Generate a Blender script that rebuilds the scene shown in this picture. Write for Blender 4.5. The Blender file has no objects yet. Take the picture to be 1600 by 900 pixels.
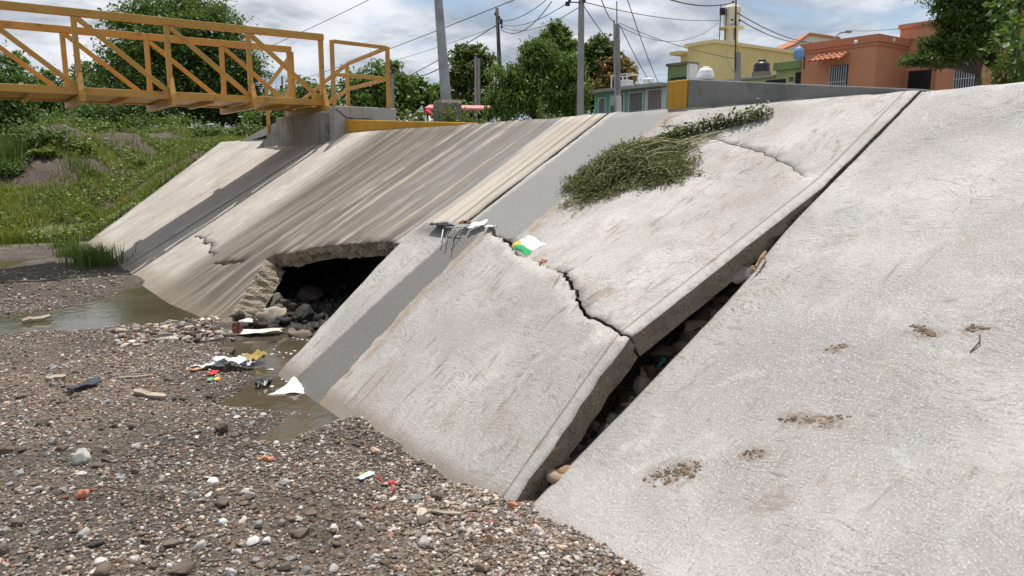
import bpy, math, random
import numpy as np
from mathutils import Vector, Matrix
from mathutils.geometry import delaunay_2d_cdt

SC = bpy.context.scene
COL = SC.collection
random.seed(7)
RNG = np.random.default_rng(11)

# ------------------------------------------------------------------ camera
CAM = np.array([-1.8244, 0.0, 1.6])
PITCH, HEAD, SL = 0.170500, 0.628279, 0.536068
F_PX = 1155.0
FW = np.array([math.sin(HEAD)*math.cos(PITCH), math.cos(HEAD)*math.cos(PITCH), -math.sin(PITCH)])
RT = np.array([math.cos(HEAD), -math.sin(HEAD), 0.0])
UP = np.cross(RT, FW)
cam = bpy.data.objects.new('camera', bpy.data.cameras.new('camera'))
COL.objects.link(cam)
cam.matrix_world = Matrix(((RT[0], UP[0], -FW[0], CAM[0]), (RT[1], UP[1], -FW[1], CAM[1]),
                           (RT[2], UP[2], -FW[2], CAM[2]), (0, 0, 0, 1)))
cam.data.sensor_width = 36.0
cam.data.lens = F_PX/1600*36
cam.data.clip_start = 0.05
cam.data.clip_end = 3000
SC.camera = cam

# ------------------------------------------------------------------ light
SUN_DIR = Vector((0.20, 0.23, 1.0)).normalized()
elev = math.asin(SUN_DIR.z)
azim = math.atan2(SUN_DIR.x, SUN_DIR.y)
sun = bpy.data.objects.new('sun', bpy.data.lights.new('sun', 'SUN'))
COL.objects.link(sun)
sun.data.energy = 3.8
sun.data.angle = math.radians(0.5)
sun.data.color = (1.0, 0.955, 0.89)
sun.rotation_euler = SUN_DIR.to_track_quat('Z', 'Y').to_euler()
sun.location = (0, 0, 30)
SC.view_settings.view_transform = 'Standard'
SC.view_settings.look = 'None'
SC.view_settings.gamma = 1
SC.view_settings.exposure = 0.24
SC.view_settings.use_curve_mapping = False

world = bpy.data.worlds.new('World')
SC.world = world
world.use_nodes = True


class NT:
    """small helper round a node tree"""
    def __init__(s, tree):
        s.t = tree; s.n = tree.nodes; s.l = tree.links
    def add(s, typ, **kw):
        nd = s.n.new(typ)
        for k, v in kw.items(): setattr(nd, k, v)
        return nd
    def put(s, sock, v):
        if hasattr(v, 'is_linked') or isinstance(v, bpy.types.NodeSocket): s.l.new(v, sock)
        elif isinstance(v, (tuple, list)):
            sock.default_value = tuple(v) + ((1.0,) if len(v) == 3 and len(sock.default_value) == 4 else ())
        else: sock.default_value = v
    def math(s, op, a, b=0.0, clamp=False):
        nd = s.add('ShaderNodeMath', operation=op, use_clamp=clamp)
        s.put(nd.inputs[0], a); s.put(nd.inputs[1], b)
        return nd.outputs[0]
    def mul(s, a, b): return s.math('MULTIPLY', a, b)
    def sum(s, a, b): return s.math('ADD', a, b)
    def sub(s, a, b): return s.math('SUBTRACT', a, b)
    def rng(s, v, a, b, c=0.0, d=1.0, smooth=True):
        nd = s.add('ShaderNodeMapRange', interpolation_type='SMOOTHSTEP' if smooth else 'LINEAR', clamp=True)
        s.put(nd.inputs[0], v); s.put(nd.inputs[1], a); s.put(nd.inputs[2], b); s.put(nd.inputs[3], c); s.put(nd.inputs[4], d)
        return nd.outputs[0]
    def mix(s, f, a, b, blend='MIX'):
        nd = s.add('ShaderNodeMix', data_type='RGBA', blend_type=blend)
        s.put(nd.inputs[0], f); s.put(nd.inputs[6], a); s.put(nd.inputs[7], b)
        return nd.outputs[2]
    def noise(s, vec, scale, detail=4, rough=.55, dist=0.0):
        nd = s.add('ShaderNodeTexNoise')
        if vec is not None: s.l.new(vec, nd.inputs['Vector'])
        nd.inputs['Scale'].default_value = scale; nd.inputs['Detail'].default_value = detail
        nd.inputs['Roughness'].default_value = rough; nd.inputs['Distortion'].default_value = dist
        return nd.outputs[0]
    def voro(s, vec, scale, feature='F1', out='Distance'):
        nd = s.add('ShaderNodeTexVoronoi', feature=feature)
        s.l.new(vec, nd.inputs['Vector']); nd.inputs['Scale'].default_value = scale
        return nd.outputs[out]
    def map(s, vec, scale=(1, 1, 1), rot=(0, 0, 0), loc=(0, 0, 0)):
        nd = s.add('ShaderNodeMapping')
        s.l.new(vec, nd.inputs[0]); nd.inputs[1].default_value = loc; nd.inputs[2].default_value = rot; nd.inputs[3].default_value = scale
        return nd.outputs[0]
    def bump(s, h, strength=.4, dist=.02, normal=None):
        nd = s.add('ShaderNodeBump')
        nd.inputs['Strength'].default_value = strength; nd.inputs['Distance'].default_value = dist
        s.l.new(h, nd.inputs['Height'])
        if normal is not None: s.l.new(normal, nd.inputs['Normal'])
        return nd.outputs[0]


w = NT(world.node_tree)
w.n.clear()
sky = w.add('ShaderNodeTexSky', sky_type='NISHITA')
sky.sun_disc = False
sky.sun_elevation = elev
sky.sun_rotation = azim
sky.air_density = 1.3
sky.dust_density = 1.5
tc = w.add('ShaderNodeTexCoord')
sep = w.add('ShaderNodeSeparateXYZ'); w.l.new(tc.outputs['Generated'], sep.inputs[0])
zz = w.sum(w.math('MAXIMUM', sep.outputs[2], 0.0), 0.16)
cmb = w.add('ShaderNodeCombineXYZ')
w.put(cmb.inputs[0], w.math('DIVIDE', sep.outputs[0], zz)); w.put(cmb.inputs[1], w.math('DIVIDE', sep.outputs[1], zz))
cv = cmb.outputs[0]
n_big = w.noise(w.map(cv, loc=(3.1, 1.7, 0)), 0.9, 7, .58, .3)
n_sm = w.noise(w.map(cv, loc=(7.3, 4.2, 2)), 2.1, 8, .6, .5)
mask = w.rng(w.sum(w.mul(n_big, .65), w.mul(n_sm, .35)), .36, .53)
shade = w.rng(w.noise(w.map(cv, loc=(1.2, 9.2, 5)), 1.5, 7, .6, .4), .36, .66)
# cloud brightness, in the sky texture's own units
cloud = w.mix(shade, (2.7, 3.1, 3.8), (7.9, 8.1, 8.5))
skycol = w.mix(mask, w.mix(.55, sky.outputs[0], (3.0, 4.3, 6.3)), cloud)
bg = w.add('ShaderNodeBackground')
w.l.new(skycol, bg.inputs[0]); bg.inputs[1].default_value = 0.1
wo = w.add('ShaderNodeOutputWorld'); w.l.new(bg.outputs[0], wo.inputs[0])

# ------------------------------------------------------------------ geometry helpers
def ray(px, py): return FW + RT*(px-800)/F_PX - UP*(py-450)/F_PX
def at(px, py, d): return CAM + ray(px, py)*d            # photo position at forward distance d
def on_x(px, py, X): r = ray(px, py); return CAM + r*((X-CAM[0])/r[0])
def on_y(px, py, Y): r = ray(px, py); return CAM + r*((Y-CAM[1])/r[1])
def on_z(px, py, Z): r = ray(px, py); return CAM + r*((Z-CAM[2])/r[2])
CS, SN = math.cos(SL), math.sin(SL)
NRM = np.array([-SN, 0, CS])
def slope(s, y, o=0.0): return np.array([s*CS - o*SN, y, s*SN + o*CS])
def sm(t):
    t = np.clip(t, 0, 1); return t*t*(3-2*t)
def _hash(ix, iy, seed):
    h = (ix.astype(np.int64)*374761393 + iy.astype(np.int64)*668265263 + seed*1442695041) & 0x7fffffff
    h = ((h ^ (h >> 13))*1274126177) & 0x7fffffff
    return ((h ^ (h >> 16)) & 0xffff)/65535.0
def vnoise(x, y, seed=0):
    x = np.asarray(x, float); y = np.asarray(y, float)
    ix = np.floor(x); iy = np.floor(y); fx = sm(x-ix); fy = sm(y-iy)
    a = _hash(ix, iy, seed); b = _hash(ix+1, iy, seed); c = _hash(ix, iy+1, seed); d = _hash(ix+1, iy+1, seed)
    return (a*(1-fx)+b*fx)*(1-fy) + (c*(1-fx)+d*fx)*fy
def fbm(x, y, seed=0, octv=4):
    v = 0; amp = .5
    for k in range(octv):
        v = v + amp*(vnoise(np.asarray(x)*2**k, np.asarray(y)*2**k, seed+k*17)-.5); amp *= .55
    return v
def poly_sd(X, Y, P):
    """distance to a polygon, negative inside"""
    P = np.asarray(P, float); d = np.full(np.shape(X), 1e9); inside = np.zeros(np.shape(X), bool)
    for i in range(len(P)):
        a = P[i]; b = P[(i+1) % len(P)]; e = b-a
        wx = X-a[0]; wy = Y-a[1]
        t = np.clip((wx*e[0]+wy*e[1])/(e@e), 0, 1)
        d = np.minimum(d, np.hypot(wx-e[0]*t, wy-e[1]*t))
        c = ((a[1] > Y) != (b[1] > Y))
        with np.errstate(divide='ignore', invalid='ignore'):
            xi = (b[0]-a[0])*(Y-a[1])/(b[1]-a[1]+1e-12)+a[0]
        inside ^= (c & (X < xi))
    return np.where(inside, -d, d)

ORG = {}
class MB:
    def __init__(s): s.v = []; s.f = []; s.c = []; s.col = None
    def add(s, vs, fs):
        o = len(s.v); s.v += [tuple(map(float, q)) for q in vs]
        s.f += [tuple(i+o for i in q) for q in fs]
        if s.col is not None: s.c += [s.col]*len(vs)
        return s
    def box(s, c, size, rz=0.0, M=None):
        hx, hy, hz = [q/2 for q in size]
        P = [Vector((x, y, z)) for x in (-hx, hx) for y in (-hy, hy) for z in (-hz, hz)]
        R = M if M is not None else Matrix.Rotation(rz, 3, 'Z')
        return s.add([(R @ p) + Vector(c) for p in P], [(0, 1, 3, 2), (4, 6, 7, 5), (0, 4, 5, 1), (2, 3, 7, 6), (0, 2, 6, 4), (1, 5, 7, 3)])
    def span(s, lo, hi): return s.box([(a+b)/2 for a, b in zip(lo, hi)], [b-a for a, b in zip(lo, hi)])
    def bar(s, p, q, wd, ht, up=(0, 0, 1)):
        p = Vector(p); q = Vector(q); d = (q-p); L = d.length; d.normalize()
        u = Vector(up); x = d.cross(u)
        if x.length < 1e-4: x = d.cross(Vector((0, 1, 0)))
        x.normalize(); z = x.cross(d)
        M = Matrix((x, d, z)).transposed()
        return s.box((p+q)/2, (wd, L, ht), M=M)
    def tube(s, pts, rad, n=8, caps=True):
        pts = [Vector(p) for p in pts]; m = len(pts)
        if not hasattr(rad, '__len__'): rad = [rad]*m
        vs = []; fs = []; ref = Vector((.13, .31, .94))
        for i, p in enumerate(pts):
            t = (pts[min(i+1, m-1)]-pts[max(i-1, 0)]).normalized()
            a = t.cross(ref)
            if a.length < 1e-3: a = t.cross(Vector((1, 0, 0)))
            a.normalize(); b = t.cross(a)
            for k in range(n):
                th = 2*math.pi*k/n
                vs.append(p+(a*math.cos(th)+b*math.sin(th))*rad[i])
        for i in range(m-1):
            for k in range(n):
                fs.append((i*n+k, i*n+(k+1) % n, (i+1)*n+(k+1) % n, (i+1)*n+k))
        if caps: fs.append(tuple(range(n-1, -1, -1))); fs.append(tuple((m-1)*n+k for k in range(n)))
        return s.add(vs, fs)
    def lathe(s, c, prof, n=20):
        vs = []; fs = []; m = len(prof)
        for (r, z) in prof:
            for k in range(n):
                th = 2*math.pi*k/n; vs.append((c[0]+r*math.cos(th), c[1]+r*math.sin(th), c[2]+z))
        for i in range(m-1):
            for k in range(n): fs.append((i*n+k, i*n+(k+1) % n, (i+1)*n+(k+1) % n, (i+1)*n+k))
        fs.append(tuple(range(n-1, -1, -1))); fs.append(tuple((m-1)*n+k for k in range(n)))
        return s.add(vs, fs)
    def prism(s, poly, vec):
        """polygon of 3D points extruded by vec"""
        n = len(poly); P = [Vector(p) for p in poly]; Q = [p+Vector(vec) for p in P]
        return s.add(P+Q, [tuple(range(n-1, -1, -1)), tuple(range(n, 2*n))] + [(i, (i+1) % n, n+(i+1) % n, n+i) for i in range(n)])

def mesh_np(name, V, Fc, cols=None, smooth=False):
    """V (n,3), Fc (m,k) all with the same k"""
    me = bpy.data.meshes.new(name)
    V = np.asarray(V, np.float32); Fc = np.asarray(Fc, np.int32); k = Fc.shape[1]
    me.vertices.add(len(V)); me.vertices.foreach_set('co', V.ravel())
    me.loops.add(Fc.size); me.loops.foreach_set('vertex_index', Fc.ravel())
    me.polygons.add(len(Fc)); me.polygons.foreach_set('loop_start', np.arange(0, Fc.size, k, dtype=np.int32))
    if smooth: me.polygons.foreach_set('use_smooth', np.ones(len(Fc), bool))
    me.update(calc_edges=True)
    if cols is not None:
        a = me.color_attributes.new('Col', 'FLOAT_COLOR', 'POINT')
        c = np.ones((len(V), 4), np.float32); c[:, :3] = cols
        a.data.foreach_set('color', c.ravel())
    return me
def link(name, me, mat, parent=None, loc=(0, 0, 0)):
    o = bpy.data.objects.new(name, me); COL.objects.link(o)
    for m in (mat if isinstance(mat, (list, tuple)) else [mat]):
        if m is not None: me.materials.append(m)
    if parent is not None: o.parent = parent; ORG[o.name] = ORG[parent.name]
    else: o.location = loc; ORG[o.name] = np.array(loc, float)
    return o
def meta(o, label=None, cat=None, group=None, kind=None):
    for k, v in (('label', label), ('category', cat), ('group', group), ('kind', kind)):
        if v: o[k] = v
    return o
def build(name, mb, mat, parent=None, loc=(0, 0, 0), smooth=False, label=None, cat=None, group=None, kind=None, bevel=0.0):
    org = ORG[parent.name] if parent is not None else np.array(loc, float)
    me = bpy.data.meshes.new(name)
    me.from_pydata([tuple(np.array(q)-org) for q in mb.v], [], mb.f)
    if mb.c:
        a = me.color_attributes.new('Col', 'FLOAT_COLOR', 'POINT')
        a.data.foreach_set('color', np.array([tuple(c)+(1.,) for c in mb.c], np.float32).ravel())
    if smooth: me.polygons.foreach_set('use_smooth', np.ones(len(me.polygons), bool))
    me.update()
    o = link(name, me, mat, parent, loc)
    if bevel:
        bv = o.modifiers.new('bevel', 'BEVEL'); bv.width = bevel; bv.segments = 2; bv.limit_method = 'ANGLE'
    return meta(o, label, cat, group, kind)
def thing(name, label, cat, loc, group=None):
    o = bpy.data.objects.new(name, None); COL.objects.link(o)
    o.location = [float(q) for q in loc]; o.empty_display_size = .2
    ORG[o.name] = np.array(loc, float)
    return meta(o, label, cat, group)

# ------------------------------------------------------------------ materials
def pbase(name):
    m = bpy.data.materials.new(name); m.use_nodes = True
    t = NT(m.node_tree); t.n.clear()
    b = t.add('ShaderNodeBsdfPrincipled'); o = t.add('ShaderNodeOutputMaterial'); t.l.new(b.outputs[0], o.inputs[0])
    return m, t, b, o
def matte(name, col, rough=.7, metal=0.0, var=.18, vscale=3.0, bump=.15, bscale=40, dirt=None, streak=0.0):
    m, t, b, o = pbase(name)
    c = t.add('ShaderNodeTexCoord').outputs['Object']
    n1 = t.noise(c, vscale, 6, .6)
    lo = tuple(q*(1-var) for q in col); hi = tuple(min(1, q*(1+var)) for q in col)
    cc = t.mix(t.rng(n1, .3, .7), lo, hi)
    if streak:
        n2 = t.noise(t.map(c, (9, 9, .5)), 1.0, 5, .6)
        cc = t.mix(t.mul(t.rng(n2, .48, .72), streak), cc, tuple(q*.45 for q in col))
    if dirt:
        n3 = t.noise(c, vscale*2.7, 6, .65, .4)
        cc = t.mix(t.rng(n3, .55, .72, 0, dirt[1]), cc, dirt[0])
    t.put(b.inputs['Base Color'], cc)
    b.inputs['Roughness'].default_value = rough; b.inputs['Metallic'].default_value = metal
    if bump: t.l.new(t.bump(t.noise(c, bscale, 4), bump, .01), b.inputs['Normal'])
    return m
def leafmat(name, trans=.3, rough=.55):
    m, t, b, o = pbase(name)
    a = t.add('ShaderNodeAttribute', attribute_name='Col').outputs['Color']
    t.put(b.inputs['Base Color'], a); b.inputs['Roughness'].default_value = rough
    tr = t.add('ShaderNodeBsdfTranslucent'); t.put(tr.inputs[0], t.mix(.6, a, (.18, .26, .03), 'MIX'))
    mx = t.add('ShaderNodeMixShader'); mx.inputs[0].default_value = trans
    t.l.new(b.outputs[0], mx.inputs[1]); t.l.new(tr.outputs[0], mx.inputs[2]); t.l.new(mx.outputs[0], o.inputs[0])
    return m
def colmat(name, rough=.8, var=.25, vscale=25, bump=.3, bscale=60):
    m, t, b, o = pbase(name)
    a = t.add('ShaderNodeAttribute', attribute_name='Col').outputs['Color']
    c = t.add('ShaderNodeTexCoord').outputs['Object']
    g = t.rng(t.noise(c, vscale, 4, .6), .25, .75, 1-var, 1+var, False)
    t.put(b.inputs['Base Color'], t.mix(1.0, a, g, 'MULTIPLY'))
    b.inputs['Roughness'].default_value = rough
    if bump: t.l.new(t.bump(t.noise(c, bscale, 4), bump, .01), b.inputs['Normal'])
    return m

def concrete(name, kind):
    """trowelled concrete; the UV map holds metres up the slope (x) and along the bank (y)"""
    m, t, b, o = pbase(name)
    uv = t.add('ShaderNodeUVMap', uv_map='sy').outputs[0]
    sp = t.add('ShaderNodeSeparateXYZ'); t.l.new(uv, sp.inputs[0]); S, Y = sp.outputs[0], sp.outputs[1]
    wob = t.noise(uv, .9, 3)
    big = t.noise(uv, .8, 6, .6, .3)
    mid = t.noise(uv, 4.5, 6, .65, .4)
    fine = t.noise(uv, 75, 5, .7)
    # broom and trowel strokes, swirling slowly
    warp = t.add('ShaderNodeVectorMath', operation='ADD')
    wn = t.add('ShaderNodeTexNoise'); t.l.new(uv, wn.inputs[0]); wn.inputs['Scale'].default_value = 1.3; wn.inputs['Detail'].default_value = 2
    sc = t.add('ShaderNodeVectorMath', operation='SCALE'); t.l.new(wn.outputs[1], sc.inputs[0]); sc.inputs[3].default_value = .55
    t.l.new(uv, warp.inputs[0]); t.l.new(sc.outputs[0], warp.inputs[1])
    br1 = t.noise(t.map(warp.outputs[0], (95, 14, 1), (0, 0, .35)), 1.0, 5, .7, .5)
    br2 = t.noise(t.map(warp.outputs[0], (170, 30, 1), (0, 0, -.15)), 1.0, 4, .65, .3)
    base_lo, base_hi = {'near': ((.335, .312, .294), (.535, .505, .478)), 'mid': ((.345, .318, .296), (.545, .51, .477)),
                        'far': ((.385, .34, .295), (.54, .488, .425))}[kind]
    c = t.mix(t.rng(big, .3, .7), base_lo, base_hi)
    c = t.mix(t.rng(mid, .46, .66, 0, .45), c, tuple(q*.66 for q in base_hi))
    pat = t.noise(uv, 1.9, 7, .68, .9)
    c = t.mix(t.rng(pat, .50, .63, 0, .30 if kind == 'near' else .5), c, (.335, .285, .235))        # old silt film
    c = t.mix(t.rng(t.noise(t.map(uv, loc=(5, 3, 0)), 2.6, 7, .7, .8), .54, .66, 0, .40), c, (.62, .595, .565))
    k = 1.0 if kind != 'far' else .45
    swl = t.rng(t.noise(t.map(uv, loc=(4, 6, 0)), 1.15, 5, .6, .8), .42, .64, .3, 1.6)
    c = t.mix(t.mul(t.rng(br1, .51, .65, 0, .55*k), swl), c, (.165, .152, .14))
    c = t.mix(t.rng(br2, .54, .68, 0, .42*k), c, (.68, .66, .635))
    var_ = t.rng(t.noise(t.map(uv, loc=(2, 8, 0)), 3.2, 5, .65, .5), .38, .62, .25, 1)
    c = t.mix(t.mul(t.rng(fine, .52, .66, 0, .62), var_), c, (.15, .135, .12))
    c = t.mix(t.rng(t.noise(uv, 28, 6, .75, .6), .54, .70, 0, .35), c, (.21, .195, .18))
    c = t.mix(t.rng(t.noise(uv, 105, 3, .6), .56, .64, 0, .6), c, (.72, .70, .67))
    rough = .88
    hgt = t.sum(t.mul(br1, .7), t.sum(t.mul(fine, .5), t.mul(mid, .6)))
    wet = None
    yw = t.sum(Y, t.mul(t.sub(wob, .5), .35))
    if kind in ('near', 'mid'):                       # brown smears of dried mud
        d1 = t.noise(t.map(uv, (3.6, 15, 1), (0, 0, .22)), 1.0, 6, .66, .7)
        d2 = t.noise(uv, 1.7, 3)
        dirt = t.mul(t.rng(d1, .545 if kind == 'mid' else .58, .66), t.rng(d2, .40, .55))
        c = t.mix(t.mul(dirt, .68 if kind == 'mid' else .42), c, (.235, .17, .115))
        if kind == 'near':
            f1 = t.noise(uv, 22, 5, .7, .5)
            for (ms, my, rs, ry, st_) in ((1.05, 1.63, .035, .10, 1), (1.69, 1.47, .03, .06, 1), (.56, 2.0, .07, .09, .9), (1.48, 1.76, .03, .04, .7), (.79, 1.75, .04, .04, .8), (1.76, 1.30, .03, .04, .7), (.62, 1.55, .06, .05, .5), (2.3, 2.2, .05, .06, .4)):
                dx = t.mul(t.sub(S, ms-.35*0), 1/rs); dy = t.mul(t.sub(Y, my), 1/ry)
                dd = t.sum(t.sum(t.mul(dx, dx), t.mul(dy, dy)), t.mul(t.mul(dx, dy), .9))
                m_ = t.mul(t.rng(dd, .3, 2.6, 1, 0), t.rng(f1, .38, .54))
                c = t.mix(t.mul(m_, .68*st_), c, (.18, .13, .088))
        spk = t.rng(t.voro(uv, 9.0), .0, .055, 1, 0)
        c = t.mix(t.mul(spk, t.rng(t.noise(uv, 2.3, 2), .5, .6)), c, (.07, .055, .04))
        rag = t.mul(t.sub(t.noise(uv, 7, 4, .7), .5), .10)
        rag2 = t.mul(t.sub(t.noise(uv, 1.4, 3, .6), .5), .28)
        toe = t.rng(t.sum(S, t.mul(t.sub(mid, .5), .14)), .0, .16, 1, 0)   # silt caked at the foot
        c = t.mix(t.mul(toe, .75), c, (.2, .155, .11))
    if kind == 'mid':                                 # water seeping down a band of the slab
        ye = t.sum(t.sum(Y, rag), rag2)
        up_ = t.mul(t.rng(ye, 4.72, 4.78), t.rng(S, 1.5, 1.6))
        upl = t.rng(t.sum(Y, rag), 5.52, 5.6, 1, 0)
        lo_ = t.mul(t.mul(t.rng(t.sum(t.sum(Y, t.mul(rag, 1.3)), t.mul(rag2, .35)), 4.745, 4.765), t.rng(t.sum(t.sum(Y, t.mul(S, .15)), t.mul(rag, .7)), 5.27, 5.33, 1, 0)), t.rng(S, 1.95, 2.0, 1, 0))
        wet = t.math('MAXIMUM', t.mul(up_, upl), lo_)
        c = t.mix(t.mul(wet, .9), c, t.mix(t.rng(S, 1.55, 1.75), t.mix(t.rng(fine, .3, .7), (.112, .102, .092), (.19, .176, .162)), t.mix(t.rng(fine, .3, .7), (.175, .168, .16), (.265, .255, .244))))
        rim = t.mul(t.mul(t.rng(ye, 4.58, 4.70), t.rng(ye, 4.70, 4.78, 1, 0)), t.rng(mid, .42, .62, .1, .75))
        c = t.mix(rim, c, (.3, .22, .14))
        # trowelled border strip by the open joint, with its groove
        strip = t.rng(Y, 2.66, 2.675, 1, 0)
        c = t.mix(t.mul(strip, .28), c, (.5, .475, .445))
        groove = t.mul(t.rng(Y, 2.664, 2.674), t.rng(Y, 2.676, 2.686, 1, 0))
        c = t.mix(t.mul(groove, .5), c, (.16, .145, .13))
        hgt = t.sub(hgt, t.mul(groove, 1.2))
    if kind == 'far':                                 # rain-washed streaks running straight down
        yj = t.sum(Y, t.mul(S, .02))
        st = t.add('ShaderNodeCombineXYZ'); t.put(st.inputs[0], S); t.put(st.inputs[1], t.sum(yj, t.mul(t.sub(t.noise(uv, 1.1, 4, .6), .5), .22)))
        sv_ = st.outputs[0]
        s1 = t.noise(t.map(sv_, (.22, 2.3, 1)), 1.0, 6, .6)
        s2 = t.noise(t.map(sv_, (.30, 7.5, 1)), 1.0, 7, .62)
        s3 = t.noise(t.map(sv_, (1.6, 34, 1)), 1.0, 5, .72)
        edge = t.sum(yw, t.mul(t.sub(s2, .5), .9))
        wash = t.mul(t.rng(edge, 6.25, 6.45), t.rng(t.sub(edge, t.mul(S, .16)), 9.7, 10.6, 1, 0))
        tone = t.mix(t.rng(s1, .41, .56), (.085, .066, .05), (.215, .178, .14))
        tone = t.mix(t.rng(s2, .46, .54, 0, .85), tone, (.085, .067, .051))
        tone = t.mix(t.rng(s3, .55, .66, 0, .5), tone, (.42, .37, .30))
        c = t.mix(t.mul(wash, .95), c, tone)
        thin = t.mul(t.rng(s1, .54, .62), t.rng(yw, 10.2, 11.0))        # thinner runs on the pale end
        c = t.mix(t.mul(thin, .5), c, (.27, .225, .175))
        grey = t.mul(t.mul(t.rng(edge, 6.2, 6.4), t.rng(t.sum(edge, t.mul(s1, 2.0)), 8.1, 9.6, 1, 0)), t.rng(S, 1.4, 2.6))
        c = t.mix(t.mul(t.mul(grey, t.rng(s2, .40, .56, .05, 1)), .75), c, (.215, .207, .198))
        cream = t.mul(t.rng(t.noise(t.map(sv_, (.2, 6.5, 1), (0, 0, 0), (3, 9, 0)), 1.0, 6, .62), .53, .62), t.mul(t.rng(yw, 6.3, 6.6), t.rng(yw, 8.6, 9.6, 1, 0)))
        c = t.mix(t.mul(cream, t.rng(t.noise(uv, 1.6, 5, .65), .38, .6, .2, .75)), c, (.46, .405, .33))
        yl_ = t.sum(Y, t.mul(t.sub(s1, .5), .12))
        lite = t.rng(t.math('ABSOLUTE', t.sub(yl_, 5.98)), .24, .30, 1, 0)
        c = t.mix(t.mul(lite, .85), c, t.mix(t.rng(s2, .4, .6), (.36, .31, .25), (.54, .48, .40)))
        line = t.rng(t.math('ABSOLUTE', t.sub(yl_, 5.86)), .012, .03, 1, 0)
        c = t.mix(t.mul(line, .7), c, (.16, .13, .10))
        fk = t.noise(t.map(uv, (9, 30, 1), (0, 0, .12)), 1.0, 4, .7)
        c = t.mix(t.mul(t.rng(fk, .62, .70), t.rng(Y, 9.0, 10.5)), c, (.17, .13, .10))
        d1 = t.noise(t.map(uv, (3.0, 14, 1)), 1.0, 6, .7, .5)
        c = t.mix(t.rng(d1, .60, .74, 0, .4), c, (.24, .17, .11))
        toe = t.rng(t.sum(S, t.mul(t.sub(mid, .5), .3)), .02, .32, 1, 0)
        c = t.mix(t.mul(toe, .6), c, (.22, .175, .125))
    t.put(b.inputs['Base Color'], c)
    if wet is not None: t.put(b.inputs['Roughness'], t.rng(wet, 0, 1, rough, .6))
    else: b.inputs['Roughness'].default_value = rough
    t.l.new(t.bump(hgt, .55, .012), b.inputs['Normal'])
    return m

def aggregate(name, k=1.0):
    m, t, b, o = pbase(name)
    c = t.add('ShaderNodeTexCoord').outputs['Object']
    v = t.voro(c, 38); vc = t.voro(c, 38, out='Color')
    sp = t.add('ShaderNodeSeparateColor'); t.l.new(vc, sp.inputs[0])
    cc = t.mix(t.rng(v, .15, .5), t.mix(sp.outputs[0], (.15, .125, .095), (.36, .315, .25)), (.165, .135, .10))
    cc = t.mix(t.rng(t.noise(c, 6, 5, .6), .45, .7, 0, .6), cc, (.10, .078, .055))
    t.put(b.inputs['Base Color'], t.mix(1.0, cc, (k, k, k), 'MULTIPLY')); b.inputs['Roughness'].default_value = .92
    h = t.sum(t.mul(t.rng(v, .0, .5, 1, 0), 1.0), t.noise(c, 60, 4))
    t.l.new(t.bump(h, .9, .02), b.inputs['Normal'])
    return m

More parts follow.
